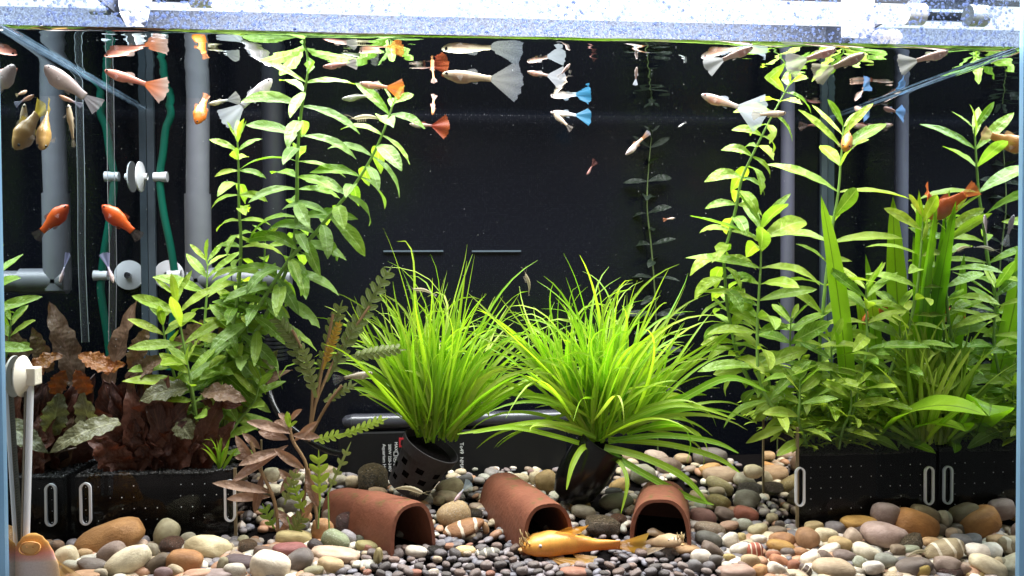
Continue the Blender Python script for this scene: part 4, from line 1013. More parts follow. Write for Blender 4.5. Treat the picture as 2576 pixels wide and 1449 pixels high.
S_(2, [(150,1350,370,250,15,'bright white',(.86,.79,.68)), (420,1310,310,210,-32,'charcoal',(.20,.18,.18)), (340,1190,330,130,0,'wine red',(.30,.12,.12)), (80,1205,190,110,8,'dark brown',(.16,.11,.09)), (380,1060,330,140,4,'khaki cream',(.55,.47,.24)), (660,985,240,210,15,'orange tan',(.52,.30,.15)), (930,925,290,220,0,'dark maroon',(.16,.08,.08),'rough'), (490,850,140,100,10,'pink orange',(.6,.36,.2)), (410,935,250,110,5,'dark slate',(.13,.12,.12)), (800,1100,270,180,28,'green speckled',(.30,.36,.22),'speckle'), (920,1070,180,140,35,'blue grey',(.33,.32,.36)), (1040,1090,120,90,30,'dark green',(.11,.12,.09)), (800,1230,450,130,8,'pinkish cream',(.64,.50,.40)), (750,1340,250,140,12,'tan cream',(.58,.45,.28)), (580,1400,200,100,-8,'olive',(.31,.30,.20)), (600,1150,160,120,35,'black',(.07,.06,.06)), (1150,1150,280,90,8,'khaki',(.36,.33,.16)), (1230,1265,90,190,5,'dull khaki',(.38,.33,.17)), (1170,475,330,290,0,'gritty olive brown',(.24,.19,.10),'rough'), (1220,615,190,110,5,'peach',(.62,.46,.32)), (160,430,160,130,0,'pale sage',(.55,.55,.42)), (150,585,220,110,0,'white',(.68,.65,.52)), (420,450,140,100,10,'sage',(.42,.42,.3)), (690,400,220,130,0,'tan',(.5,.42,.3)), (830,480,200,120,15,'grey',(.36,.34,.28)), (970,500,130,110,0,'cream',(.62,.54,.4)), (620,530,180,90,0,'dark grey',(.18,.17,.14)), (330,560,150,90,0,'green grey',(.32,.33,.25)), (1990,830,320,230,-15,'brown spotted',(.50,.36,.20),'speckle'), (2080,975,450,150,-16,'white striped brown',(.34,.18,.09),'stripe'), (1950,565,270,170,-15,'khaki grey',(.46,.41,.28)), (1930,650,220,110,10,'cream grey',(.52,.46,.34)), (2110,475,140,90,-15,'dark slate',(.14,.14,.15)), (2310,970,60,120,-15,'tan',(.46,.3,.17)), (2210,825,150,100,0,'dark mottled',(.13,.1,.07),'rough'), (1840,690,130,90,0,'olive',(.33,.3,.2)), (1610,1205,210,110,10,'white',(.72,.68,.62)), (1800,1195,180,100,0,'black',(.08,.07,.07),'rough'), (2110,1195,200,90,5,'golden cream',(.72,.55,.30)), (2330,1215,240,90,-5,'ringed grey',(.24,.24,.23),'stripe'), (1600,1415,140,60,3,'brick red',(.36,.17,.13)), (1780,1415,130,70,-12,'pale grey',(.66,.6,.52)), (1960,1150,140,60,0,'rust',(.4,.22,.15)), (750,830,170,110,0,'grey brown',(.26,.22,.18)), (350,740,260,160,10,'slate',(.22,.21,.19)), (230,830,110,120,0,'mossy',(.3,.3,.16)), (640,720,150,100,0,'sage',(.4,.42,.32))])
S_(3, [(910,945,390,190,12,'grey brown',(.27,.21,.14),'rough'), (1075,875,160,100,10,'red brown',(.32,.16,.1),'rough'), (720,800,230,120,12,'grey',(.27,.25,.2)), (1040,700,340,150,-3,'green grey',(.22,.23,.19)), (690,740,190,90,0,'tan brown',(.35,.27,.13)), (1030,605,170,90,0,'black',(.06,.06,.06)), (1080,545,240,130,-28,'orange cream',(.66,.45,.20)), (240,470,130,140,0,'cream grey',(.58,.5,.36)), (350,505,220,220,-20,'ochre',(.48,.35,.18)), (90,475,160,110,0,'cream',(.64,.58,.42)), (190,405,70,50,0,'plum',(.25,.15,.14)), (1450,245,230,110,10,'lilac tan',(.48,.39,.34)), (1580,350,270,170,12,'dark brown',(.24,.18,.15)), (1320,425,230,180,0,'sage grey',(.36,.36,.29)), (1175,410,150,120,0,'pinkish white',(.66,.56,.48)), (1180,250,200,110,0,'brown',(.34,.26,.18)), (1720,265,160,90,5,'tan',(.46,.34,.22)), (1990,245,320,150,0,'dark grey',(.19,.17,.16)), (1990,375,240,110,-12,'amber',(.52,.31,.13)), (2110,435,350,150,5,'pinkish tan',(.48,.36,.26)), (2090,540,270,130,28,'yellow speckled',(.44,.38,.20),'speckle'), (2350,500,230,140,30,'pale sage',(.42,.4,.32)), (2400,575,300,120,5,'gritty grey',(.22,.2,.18),'rough'), (2085,705,220,140,12,'mustard mottled',(.46,.38,.16),'speckle'), (2360,685,290,190,8,'blue grey',(.36,.36,.33)), (2430,395,180,130,0,'khaki',(.4,.36,.24)), (1890,655,200,90,10,'buff',(.46,.38,.25)), (1840,620,110,70,0,'tan',(.45,.36,.2)), (2060,600,160,90,0,'grey tan',(.4,.34,.25)), (1920,850,250,150,8,'plum brown',(.27,.15,.14)), (2150,830,260,120,25,'mauve brown',(.28,.22,.20)), (2350,830,240,140,14,'brick red',(.36,.14,.10)), (1990,975,290,120,8,'flecked brown',(.25,.18,.13),'speckle'), (2190,940,190,90,-5,'dusty pink',(.42,.28,.21)), (2340,930,180,110,15,'white green flecked',(.5,.52,.46),'speckle'), (1980,1080,260,140,18,'dark charcoal',(.13,.13,.12)), (2200,1090,180,140,-30,'snow white',(.80,.76,.68)), (2310,1060,90,90,0,'mustard',(.48,.40,.2)), (2470,985,190,110,-12,'olive cream',(.5,.46,.3)), (1700,1170,350,95,4,'long tan',(.48,.31,.17)), (1900,1260,220,150,12,'chalk white',(.86,.81,.75)), (1585,1205,130,90,25,'steel grey',(.26,.25,.26)), (2020,1195,290,120,38,'dark umber',(.19,.15,.13)), (2440,1190,150,140,0,'red and white',(.42,.13,.09),'stripe'), (2400,1300,180,140,0,'sand',(.52,.42,.27)), (2190,1260,120,70,5,'yellow ochre',(.5,.4,.18)), (2300,1175,200,110,-15,'pale white',(.72,.69,.64)), (2260,1410,350,120,0,'dusky pink',(.45,.32,.28)), (2500,1400,170,130,0,'orange white',(.6,.34,.16)), (2190,1350,150,80,15,'white',(.74,.7,.62)), (640,1405,290,75,3,'red brown',(.38,.19,.14)), (1840,1350,130,120,0,'slate blue',(.20,.20,.22)), (2050,1290,150,110,0,'charcoal',(.16,.15,.15)), (2480,1080,150,90,0,'pure white',(.78,.75,.7)), (570,1440,80,40,0,'orange',(.6,.3,.12))])
S_(4, [(1190,820,270,190,8,'mauve grey',(.34,.27,.26)), (1490,935,430,260,20,'rust orange',(.50,.25,.09)), (1180,1040,450,240,12,'pink quartz',(.50,.38,.36)), (1575,840,290,180,20,'dark olive brown',(.22,.18,.11)), (1780,875,150,180,-30,'pale olive',(.38,.36,.28)), (2040,900,240,240,25,'greenish',(.28,.26,.18)), (2240,855,300,170,25,'greyish pink',(.44,.37,.34)), (2430,785,190,150,-8,'pale lilac',(.46,.41,.42)), (2475,910,130,190,0,'orange',(.48,.27,.10)), (910,910,340,120,2,'amber',(.55,.33,.10)), (910,975,190,160,0,'plum grey',(.25,.2,.19)), (680,960,250,110,5,'slate',(.26,.24,.26)), (460,950,180,90,-5,'tan',(.48,.38,.21)), (400,1080,220,220,10,'two tone brown',(.34,.2,.11)), (590,1040,220,130,10,'ivory',(.74,.67,.5)), (730,1130,230,150,12,'honey',(.58,.44,.24)), (850,1060,150,160,35,'peach grey',(.56,.45,.38)), (150,1085,270,140,5,'terracotta',(.42,.23,.12)), (130,1150,270,110,10,'caramel',(.45,.27,.09)), (90,1000,190,100,-5,'grey brown',(.27,.22,.17)), (1000,1215,280,150,28,'chalk white',(.84,.79,.67)), (1440,1125,270,170,-32,'mottled brown',(.27,.21,.14),'rough'), (1650,1110,190,90,3,'orange cream',(.68,.46,.26)), (1790,1195,410,210,-12,'ringed tan',(.40,.33,.22),'stripe'), (2010,1110,310,130,15,'blue slate',(.16,.16,.18)), (1920,1020,240,120,0,'taupe',(.34,.26,.19)), (2240,1050,330,180,5,'brown grey',(.27,.22,.16)), (2160,1220,330,170,12,'bright white',(.88,.83,.78)), (2220,1350,370,170,26,'pale ivory',(.74,.67,.5)), (2430,1150,170,190,-15,'dark slate blue',(.14,.16,.19)), (620,1190,230,110,-25,'white',(.8,.75,.67)), (430,1290,190,150,-20,'snow white',(.84,.8,.72)), (570,1260,150,120,30,'umber',(.19,.14,.12)), (770,1250,220,120,5,'dark mauve',(.24,.19,.18)), (650,1370,420,180,8,'sandy',(.58,.47,.35)), (920,1310,150,110,30,'green flecked',(.5,.55,.46),'speckle'), (1060,1360,200,120,-5,'pure white',(.86,.83,.81)), (1200,1300,230,140,12,'sage grey',(.31,.33,.30)), (1470,1350,340,150,-8,'charcoal brown',(.2,.17,.16)), (1420,1190,200,90,-5,'green',(.3,.33,.25)), (1530,1390,180,140,0,'yellow',(.58,.45,.15)), (1800,1345,320,170,8,'pinkish brown',(.34,.27,.24)), (1830,1410,290,110,5,'dark red',(.18,.09,.08),'rough'), (90,1390,200,140,25,'white cream',(.78,.72,.65)), (120,1305,210,110,25,'coral orange',(.5,.24,.14)), (260,1345,120,110,0,'red brown',(.32,.14,.09)), (250,1430,170,80,0,'cream',(.68,.6,.45)), (380,1385,150,90,40,'dark striped',(.18,.14,.13),'stripe'), (2080,1425,220,70,0,'mustard',(.5,.4,.18)), (2350,1340,180,130,30,'olive tan',(.42,.36,.24)), (1980,1385,130,90,20,'dusky brown',(.33,.24,.2)), (2450,1390,130,160,0,'dark olive',(.24,.2,.14)), (1700,985,190,120,-10,'grey',(.25,.22,.19)), (1310,1190,190,110,10,'brown',(.3,.24,.18)), (60,1240,140,90,0,'rust red',(.36,.16,.1)), (330,1210,150,90,0,'burnt orange',(.4,.22,.12)), (200,1210,140,80,0,'dark grey',(.17,.14,.13)), (1240,880,110,90,-30,'cream',(.66,.58,.42)), (2300,930,160,110,0,'striped grey',(.3,.27,.23),'stripe'), (920,1420,130,90,0,'grey',(.42,.39,.34)), (1250,1440,180,50,0,'buff',(.5,.42,.3)), (760,1440,150,40,0,'pale tan',(.55,.44,.32)), (40,870,110,100,0,'olive cream',(.45,.4,.26)), (120,930,90,70,0,'charcoal',(.15,.13,.12)), (2330,1160,120,150,0,'rosy brown',(.34,.19,.16)), (2440,1290,160,110,0,'grey olive',(.28,.25,.2))])
def region(u, v):
    if u < 330: return 'by the thermometer corner' if u < 210 else 'below the left slotted planter'
    if u < 640: return 'in front of the left planter'
    if u < 905: return 'below the pinkish plant' if v > 1300 else 'under the pinkish plant stems'
    if u < 1120: return 'beside the leftmost cave' if v > 1285 else 'behind the mesh pot cave'
    if u < 1300: return 'between the left and middle caves' if v < 1350 else 'on dark gravel between caves'
    if u < 1585: return 'near the leaning black vase' if v < 1320 else 'on dark gravel by the pleco'
    if u < 1760: return 'behind the right hand cave' if v < 1330 else 'at the right cave mouth'
    if u < 2010: return 'in the bank behind the right cave' if v < 1280 else 'right of the rightmost cave'
    if u < 2330: return 'against the right planter' if v < 1340 else 'in front of the right planter'
    return 'in the bottom right corner' if v > 1380 else 'near the right glass edge'
import re as _re
recs = []
for i, (u, v, w_, h_, an, wd, col, kd) in enumerate(ST):
    A = w_*h_
    sz = 'large' if A > 5200 else ('small' if A < 900 else '')
    if max(w_, h_) > 2.3*min(w_, h_): sz = (sz+' long').strip()
    noun = 'rock' if kd == 'rough' else ('stone' if A > 1500 else 'pebble')
    recs.append([' '.join(f'{sz} {wd} {noun}'.split()), region(u, v), u, v, wd, noun, w_, h_])
full = {}
for r in recs: full.setdefault(r[0]+' '+r[1], []).append(r)
labels = []
def near(r, k):
    o = sorted((q for q in recs if q is not r and q[4] != r[4]), key=lambda q: math.hypot(q[2]-r[2], (q[3]-r[3])*1.3))[k]
    dx, dy = r[2]-o[2], r[3]-o[3]
    w_ = ('right of' if dx > 0 else 'left of') if abs(dx) > abs(dy) else ('below' if dy > 0 else 'above')
    return f'{w_} a {o[4]} {o[5]}'
seen = set()
for r in recs:
    s = r[0]+' '+r[1]
    if len(full[s]) > 1:
        for k in range(6):
            c = f'{r[0]} just {near(r, k)} {r[1]}'
            if len(c.split()) > 16: c = f'{r[0]} just {near(r, k)}'
            if c not in seen: s = c; break
    seen.add(s); labels.append(s)
k = 0
for (u, v, w_, h_, an, wd, col, kd), lab, rec in zip(ST, labels, recs):
    p = G(u, v, .004); hh = h_*mpp(p)/2; 
    for _ in range(3):
        p = G(u, v, hh*.62); hh = h_*mpp(p)/2
    lim = PLF-.014 if (p.x > xr0-.01 or p.x < xl1+.01) else .40
    if p.y > lim: p = P(u, v, lim)
    if p.y < .018: p = P(u, v, .018)
    aw = w_*mpp(p)/2; ah = h_*mpp(p)/2; dp = min(max(aw*.7, ah), aw*1.1, .02)
    o = stone_obj('pebble' if rec[5] == 'pebble' else ('rock' if rec[5] == 'rock' else 'stone'), p, math.radians(an), aw*1.10, ah*1.12, dp, kd, col, k*5+int(u), kd == 'rough' or k % 6 == 3); k += 1
    tag(o, lab, rec[5] if rec[5] != 'rock' else 'stone', 'stones on the tank floor')

# loose dark gravel: the largest ones as single pebbles
R = random.Random(5)
GC = [(.15, .135, .14), (.19, .165, .17), (.12, .11, .115), (.24, .20, .20), (.28, .24, .24), (.21, .16, .15), (.17, .16, .18)]
cnt = 0
for vi, v in enumerate((1376, 1391, 1407, 1424, 1441)):
    u = 905+R.uniform(0, 30)
    while u < 1905 and cnt < 118:
        uu, vv = u+R.uniform(-9, 9), v+R.uniform(-5, 5)
        if not (1320 < uu < 1600 and vv < 1412) and not (uu > 1740 and vv < 1410):
            p = G(uu, vv, .003)
            if p.y < .012: p = P(uu, vv, .012)
            px = mpp(p); a = R.uniform(10, 17)*px; b = a*R.uniform(.42, .7)
            c = R.choice(GC) if R.random() < .88 else R.choice(((.34, .17, .13), (.5, .42, .33), (.3, .22, .2)))
            o = stone_obj('gravel_pebble', p, R.uniform(-.5, .5), a, b, a*R.uniform(.7, 1), 'plain', c, R.randrange(64))
            odd = c not in GC
            if odd:
                cw = {.34: 'brick red', .5: 'cream', .3: 'tan'}[c[0]]; lb = f'small {cw} gravel pebble {near((0, 0, uu, vv, cw), 0)}'
                for kk in range(1, 4):
                    if lb not in seen: break
                    lb = f'small {cw} gravel pebble {near((0, 0, uu, vv, cw), kk)}'
                seen.add(lb); tag(o, lb, 'pebble', 'single coloured pebbles in the dark gravel')
            else: tag(o, 'small smooth dark gravel pebble on the bed in front of the clay caves', 'pebble', 'dark gravel pebbles before the caves'); cnt += 1
        u += R.uniform(30, 44)
# everything smaller: one gravel object
gv, gf, gc = [], [], []
iv = np.array(ico(2)[0]); i_f = np.array(ico(2)[1])
MIX = [(.45, .36, .24), (.30, .22, .16), (.62, .56, .44), (.22, .19, .17), (.36, .34, .28), (.40, .22, .13), (.16, .14, .14), (.5, .42, .36)]
nv_ = 0
def add_pebble(x, y, z, a, c):
    global nv_
    th_ = R.uniform(0, 6.28); s = np.array([a*R.uniform(.8, 1.25), a*R.uniform(.7, 1), a*R.uniform(.42, .7)])
    q = np.sign(iv)*np.abs(iv)**.85*s; ti = R.uniform(-.5, .5)
    Rz = np.array([[math.cos(th_), -math.sin(th_), 0], [math.sin(th_), math.cos(th_), 0], [0, 0, 1]]); Ry = np.array([[math.cos(ti), 0, math.sin(ti)], [0, 1, 0], [-math.sin(ti), 0, math.cos(ti)]])
    gv.append(q @ Ry.T @ Rz.T+np.array([x, y, z])); gf.append(i_f+nv_); gc.append(np.tile(np.array(c)*R.uniform(.8, 1.2), (len(iv), 1))); nv_ += len(iv)
for _ in range(1750):
    x = R.uniform(-.34, .34); y = .006+R.random()**1.3*.40
    if in_cave(x, y): continue
    dark = (y < .13 and -.16 < x < .23) or R.random() < .35
    a = R.uniform(.0038, .0062) if dark else R.uniform(.005, .0095)
    add_pebble(x, y, bed(x, y)-.0035+R.uniform(0, .003), a, R.choice(GC) if dark else R.choice(MIX))
for _ in range(620):
    x = R.choice((R.uniform(-.495, -.2), R.uniform(.2, .495))); y = .006+R.random()*.125
    if x < -.415 and y < .034: continue
    add_pebble(x, y, bed(x, y)-.006+R.uniform(0, .004), R.uniform(.007, .0115), R.choice(MIX))
go = part('gravel', mesh_from('gravel', np.concatenate(gv).tolist(), np.concatenate(gf).tolist(), col=np.concatenate(gc)), M['gravel'], None); go['kind'] = 'stuff'; go['label'] = 'bed of small mixed gravel under the larger stones'

# fine specks drifting in the water
mb = MB()
for _ in range(800):
    Yq = R.uniform(.03, .42); p = P(R.uniform(60, 2500), R.uniform(150, 1050), Yq)
    if abs(p.x) < .495 and p.z < .49: mb.ball(p, R.uniform(.00012, .00035), 3)
sp = mb.build('floating_specks', M['speck'], None); sp['kind'] = 'stuff'; sp['label'] = 'fine pale specks drifting in the water'

# ------------------------------------------------------------------ fish
def interp(tab, t):
    for (a, va), (b, vb) in zip(tab, tab[1:]):
        if t <= b: f = (t-a)/(b-a); f = f*f*(3-2*f); return va+(vb-va)*f
    return tab[-1][1]
PROF = {
 'guppy': dict(top=((0,.012),(.05,.045),(.15,.075),(.3,.098),(.5,.10),(.7,.08),(.9,.058),(1,.058)), bot=((0,.012),(.05,.05),(.15,.09),(.32,.135),(.48,.13),(.62,.085),(.85,.055),(1,.055)), wid=((0,.015),(.07,.05),(.2,.075),(.38,.085),(.6,.055),(.85,.028),(1,.012))),
 'platy': dict(top=((0,.02),(.06,.07),(.15,.13),(.35,.20),(.55,.18),(.75,.115),(.92,.085),(1,.085)), bot=((0,.02),(.06,.06),(.15,.12),(.35,.20),(.52,.19),(.72,.11),(.9,.08),(1,.08)), wid=((0,.025),(.08,.07),(.22,.11),(.4,.125),(.6,.085),(.85,.04),(1,.016))),
}
def lerp3(a, b, f): return tuple(x+(y-x)*f for x, y in zip(a, b))
def fan(origin, d, upv, L, spread, fork=0.0, rag=.06, col=(1, 1, 1), tip=None, wave=.04, na=14, nr=5, w0=.0, seed=0, skew=0):
    """a fin: rays fan out from origin along d inside the plane of d and upv"""
    d = V(d).normalized(); upv = (V(upv)-d*V(upv).dot(d)).normalized(); sd = d.cross(upv); R = random.Random(seed)
    vs, uv, cs, fs = [], [], [], []
    for j in range(na+1):
        s = j/na*2-1; a = s*spread+skew
        LL = L*(1-fork*(1-abs(s)))*(1-rag*R.random())
        for i in range(nr+1):
            r = i/nr
            p = V(origin)+upv*(s*w0)*(1-r*.0)+(d*math.cos(a)+upv*math.sin(a))*LL*r+sd*(wave*L*r*math.sin(s*5+seed))
            vs.append(p); uv.append((j/na, r)); cs.append(lerp3(col, tip or col, r**1.7))
    for j in range(na):
        for i in range(nr): a = j*(nr+1)+i; fs.append((a, a+1, a+nr+2, a+nr+1))
    return mesh_from('fin', vs, fs, uv=uv, col=cs)
def sail(basefn, dirv, h, n=9, nr=4, col=(1, 1, 1), sh=.5, wave=.0, sd=(0, 1, 0)):
    """fin standing on the back: rays rise from a run of base points"""
    vs, uv, cs, fs = [], [], [], []
    for j in range(n+1):
        q = j/n; hh = h*(.25+.75*math.sin(math.pi*min(1, .18+q*.95*sh+.28*q))); b = basefn(q)
        for i in range(nr+1):
            r = i/nr; vs.append(b+dirv*(hh*r)+V(sd)*(wave*math.sin(q*5)*r)); uv.append((q*.6, r)); cs.append(col)
    for j in range(n):
        for i in range(nr): a = j*(nr+1)+i; fs.append((a, a+1, a+nr+2, a+nr+1))
    return mesh_from('fin', vs, fs, uv=uv, col=cs)
def fish(name, label, nose, tail, kind='guppy', bf=.66, body=(.6, .4, .3), belly=None, back=None, head=None, rear=None, tailc=(.7, .7, .7), tailtip=None, spread=.5, fork=-.06, bend=.0, roll=0, solid=False, dorsal=None, dL=.13, eye='eye', fat=1.12, group=None, cat='fish', seed=0, upv=None, tail_L=1.0, blotch=None):
    n_ = P(*nose); t_ = P(*tail); Lt = (n_-t_).length; f = (n_-t_).normalized()
    u_ = V(upv) if upv else V((0, 0, 1))
    if abs(f.dot(u_)) > .93 and not upv: u_ = V((1, 0, .2))
    side = u_.cross(f).normalized(); upd = f.cross(side)
    if roll: rm = Matrix.Rotation(roll, 3, f); side = rm @ side; upd = rm @ upd
    c = (n_+t_)/2; L = Lt*bf; pr = PROF[kind]; R = random.Random(seed)
    def spine(t): return f*(Lt/2-L*t)+side*(bend*L*(t**1.8))
    belly = belly or lerp3(body, (.8, .75, .7), .4); back = back or body; head = head or body; rear = rear or body
    vs, cs, fs = [], [], []; ns, nr = 22, 14
    for i in range(ns+1):
        t = i/ns; tt = max(t, .004); p = spine(t); tg = (spine(max(0, t-.02))-spine(min(1, t+.02))).normalized(); sd = upd.cross(tg).normalized()
        a, b, w_ = interp(pr['top'], t)*L*(.35+.65*fat), interp(pr['bot'], t)*L*fat, interp(pr['wid'], t)*L*(.6+.4*fat)
        if t == 0: a *= .3; b *= .3; w_ *= .3
        for j in range(nr):
            th = 2*math.pi*j/nr; cz = math.cos(th); sx = math.sin(th)
            vs.append(p+upd*(cz*(a if cz > 0 else b))+sd*(sx*w_))
            k = lerp3(lerp3(body, back, max(0, cz)**.8), belly, max(0, -cz)**.8*(1 if t < .65 else .4))
            if t < .2: k = lerp3(head, k, (t/.2)**2)
            if t > .55: k = lerp3(k, rear, (t-.55)/.45)
            if blotch and .22 < t < .52 and cz < .45 and abs(sx) > .3: k = lerp3(k, blotch, .75)
            cs.append(k)
    for i in range(ns):
        for j in range(nr): fs.append((i*nr+j, i*nr+(j+1) % nr, (i+1)*nr+(j+1) % nr, (i+1)*nr+j))
    fs += [tuple(range(nr))[::-1], tuple(range(ns*nr, ns*nr+nr))]
    o = part(name, mesh_from(name, vs, fs, col=cs), M['fish'], None); o.location = c; tag(o, label, cat, group)
    fm = M['fin_solid'] if solid else M['fin']
    e = spine(.985); td = (spine(1)-spine(.93)).normalized()
    part('tail_fin', fan(e, td, upd, Lt*(1-bf)*1.08*tail_L, spread, fork, .08, tailc, tailtip, .06, 16, 6, interp(pr['top'], 1)*L*.8, seed), fm, o, world=False)
    dc = dorsal or lerp3(tailc, body, .3)
    part('dorsal_fin', sail(lambda q: spine(.46+.22*q)+upd*interp(pr['top'], .46+.22*q)*L*.93, (td*.8+upd*.6).normalized(), L*dL, 8, 3, dc, .5, .004*L, side), fm, o, world=False)
    part('anal_fin', sail(lambda q: spine(.58+.12*q)-upd*interp(pr['bot'], .58+.12*q)*L*.93*fat, (td*.85-upd*.5).normalized(), L*dL*.75, 6, 3, dc, .5, .004*L, side), fm, o, world=False)
    for s in (-1, 1):
        p = spine(.27)+side*s*interp(pr['wid'], .27)*L*.9-upd*.02*L
        part('pectoral_fin', fan(p, td*.8+side*s*.55-upd*.35, upd, L*.17, .4, 0, .05, lerp3(body, (.8, .8, .8), .5), None, .03, 6, 3, 0, seed), M['fin'], o, world=False)
        tE = .085; p = spine(tE)+side*s*interp(pr['wid'], tE)*L*.82+upd*.018*L; r = L*.03
        MB().ball(p, (r, r, r), 6).build('eye', M[eye], None) if False else part('eye', mesh_from('eye', *(lambda m_: (m_.v, m_.f))(MB().ball(p, r, 6))), M[eye], o, world=False)
    return o
PK, WH, OR, BG = (.72, .42, .33), (.72, .66, .66), (.75, .20, .03), (.58, .48, .33)
GF = 'guppies near the water surface'
fish('guppy', 'coral pink guppy with torn orange and white tail, heading left beside the clear tube', (262, 177, YS(340, 160)), (414, 226, YS(340, 160)), body=(.72, .27, .19), back=(.74, .33, .22), belly=(.7, .36, .28), tailc=(.85, .22, .06), tailtip=(.9, .65, .55), bf=.66, spread=.6, bend=-.1, eye='eye', solid=True, group=GF, seed=1, dorsal=(.8, .6, .52))
fish('platy', 'round orange fish diving head down by the grey pipe', (494, 313, .18), (520, 236, .2), 'platy', bf=.82, body=(.75, .2, .02), back=(.78, .25, .03), belly=(.7, .18, .03), tailc=(.85, .3, .1), spread=.3, upv=(-.8, -.5, .3), solid=True, seed=2)
fish('guppy', 'white guppy with broad pale tail climbing toward the upper right', (684, 199, .17), (562, 306, .17), body=(.74, .66, .66), belly=(.8, .72, .7), rear=(.72, .72, .75), tailc=(.72, .76, .8), tailtip=(.66, .72, .78), bf=.62, spread=.5, bend=.06, solid=True, group=GF, seed=3, fat=1.5)
fish('guppy', 'peach guppy half hidden behind the tall stem near the surface', (812, 168, YS(855, 134)), (898, 158, YS(855, 134)), body=(.74, .36, .28), rear=(.7, .5, .42), tailc=(.66, .6, .56), bf=.7, spread=.55, solid=True, group=GF, seed=4)
fish('guppy', 'orange guppy with triangular bright orange tail, heading left', (904, 209, YS(960, 170)), (1014, 226, YS(960, 170)), body=(.76, .36, .2), head=(.78, .55, .48), back=(.78, .4, .25), tailc=(.85, .25, .04), bf=.64, spread=.62, solid=True, group=GF, seed=5, dorsal=(.8, .62, .6))
fish('guppy', 'translucent grey guppy with dark blotch below the orange tailed one', (860, 249, YS(900, 190)), (952, 238, YS(900, 192)), body=(.36, .35, .29), belly=(.5, .48, .4), rear=(.3, .28, .22), tailc=(.36, .36, .32), bf=.66, group=GF, seed=6)
fish('guppy', 'slim orange fish seen head on beside the dark red fan tail', (1088, 290, YS(1095, 217)), (1092, 238, YS(1095, 223)), body=(.85, .35, .12), belly=(.85, .45, .3), tailc=(.85, .5, .4), bf=.75, spread=.4, upv=(-.9, -.3, .2), fat=.8, solid=True, group=GF, seed=7)
fish('guppy', 'dusky guppy with dark red speckled fan tail, heading left', (1030, 312, YS(1110, 240)), (1128, 320, YS(1110, 240)), body=(.24, .15, .11), head=(.4, .32, .24), rear=(.15, .04, .03), tailc=(.38, .05, .02), tailtip=(.62, .13, .03), bf=.58, spread=.72, solid=True, group=GF, seed=8)
fish('guppy', 'large beige guppy with clear veiled fan tail, heading left', (1112, 186, YS(1210, 156)), (1310, 206, YS(1210, 159)), body=(.62, .48, .32), back=(.60, .50, .34), belly=(.66, .48, .36), head=(.56, .48, .3), rear=(.62, .5, .32), tailc=(.66, .66, .6), tailtip=(.55, .6, .68), bf=.62, spread=.62, group=GF, seed=9, fat=1.15, blotch=(.46, .30, .2), dorsal=(.6, .62, .62))
fish('guppy', 'pale peach guppy with frayed tail near the top centre', (1326, 180, YS(1370, 168)), (1418, 200, YS(1370, 168)), body=(.74, .52, .42), back=(.7, .45, .35), tailc=(.66, .68, .72), bf=.55, spread=.65, bend=.1, solid=True, group=GF, seed=10, blotch=(.72, .36, .24))
fish('guppy', 'small pink guppy behind the frayed tail one, heading up', (1434, 160, YS(1420, 143)), (1405, 196, YS(1420, 143)), body=(.76, .54, .46), tailc=(.7, .66, .66), bf=.7, spread=.5, solid=True, group=GF, seed=11)
fish('guppy', 'pale guppy with vivid blue tail in open water', (1384, 282, YS(1440, 262)), (1488, 292, YS(1440, 264)), body=(.72, .58, .52), rear=(.55, .62, .72), tailc=(.12, .45, .75), tailtip=(.1, .52, .9), bf=.64, spread=.55, bend=-.06, solid=True, group=GF, seed=12, roll=.2, dorsal=(.55, .65, .75))
fish('guppy', 'tan guppy diving right beneath the blue tailed one', (1392, 284, YS(1440, 262)), (1438, 326, YS(1440, 255)), body=(.6, .45, .33), tailc=(.5, .42, .36), bf=.75, spread=.35, group=GF, seed=13)
fish('guppy', 'pinkish guppy hanging upright with frayed pale tail, alone under the surface', (1602, 168, YS(1600, 158)), (1598, 214, YS(1600, 162)), body=(.74, .56, .52), tailc=(.66, .7, .78), bf=.68, spread=.35, solid=True, group=GF, seed=14, upv=(.9, -.3, .1))
fish('guppy', 'little pale pink fish with orange tail, heading down left in open water', (1574, 390, .26), (1630, 334, .26), body=(.78, .62, .58), rear=(.8, .5, .35), tailc=(.8, .35, .12), tailtip=(.6, .6, .7), bf=.72, spread=.22, bend=.12, solid=True, seed=15)
fish('guppy_fry', 'tiny orange and white fish in front of the near black stem', (1698, 548, .3), (1668, 553, .3), body=(.76, .5, .42), head=(.75, .7, .66), tailc=(.7, .25, .12), bf=.7, solid=True, seed=16)
fish('guppy_fry', 'tiny pale dark eyed fish fry above the open water', (1706, 320, .24), (1726, 307, .24), body=(.55, .55, .52), tailc=(.5, .5, .5), bf=.75, seed=17)
fish('guppy_fry', 'tiny reddish fish fry with pale tail imitating a reflection in the dark back', (1476, 440, .36), (1498, 404, .37), body=(.30, .12, .1), tailc=(.3, .1, .08), bf=.6, seed=18)  # faint reflection in the back, built as a dark little fish
fish('guppy', 'pale guppy with red gut touching the surface, heading right', (1895, 118, YS(1840, 113)), (1776, 168, YS(1840, 113)), body=(.66, .5, .42), tailc=(.55, .56, .55), bf=.64, spread=.5, blotch=(.55, .28, .24), group=GF, seed=19, solid=True)
fish('guppy', 'cream and orange guppy with large torn white tail, heading left', (1764, 238, .15), (1920, 292, .15), body=(.78, .52, .33), head=(.75, .66, .6), back=(.72, .6, .5), rear=(.72, .62, .55), tailc=(.72, .76, .82), tailtip=(.66, .72, .82), bf=.58, spread=.68, bend=.04, blotch=(.78, .42, .3), solid=True, eye='redeye', group=GF, seed=20, dorsal=(.6, .66, .75))
fish('guppy', 'beige guppy crossing the thin right stem, heading right', (1978, 284, .13), (1892, 290, .135), body=(.6, .46, .33), belly=(.6, .48, .36), tailc=(.5, .45, .36), bf=.76, group=GF, seed=21, solid=True)
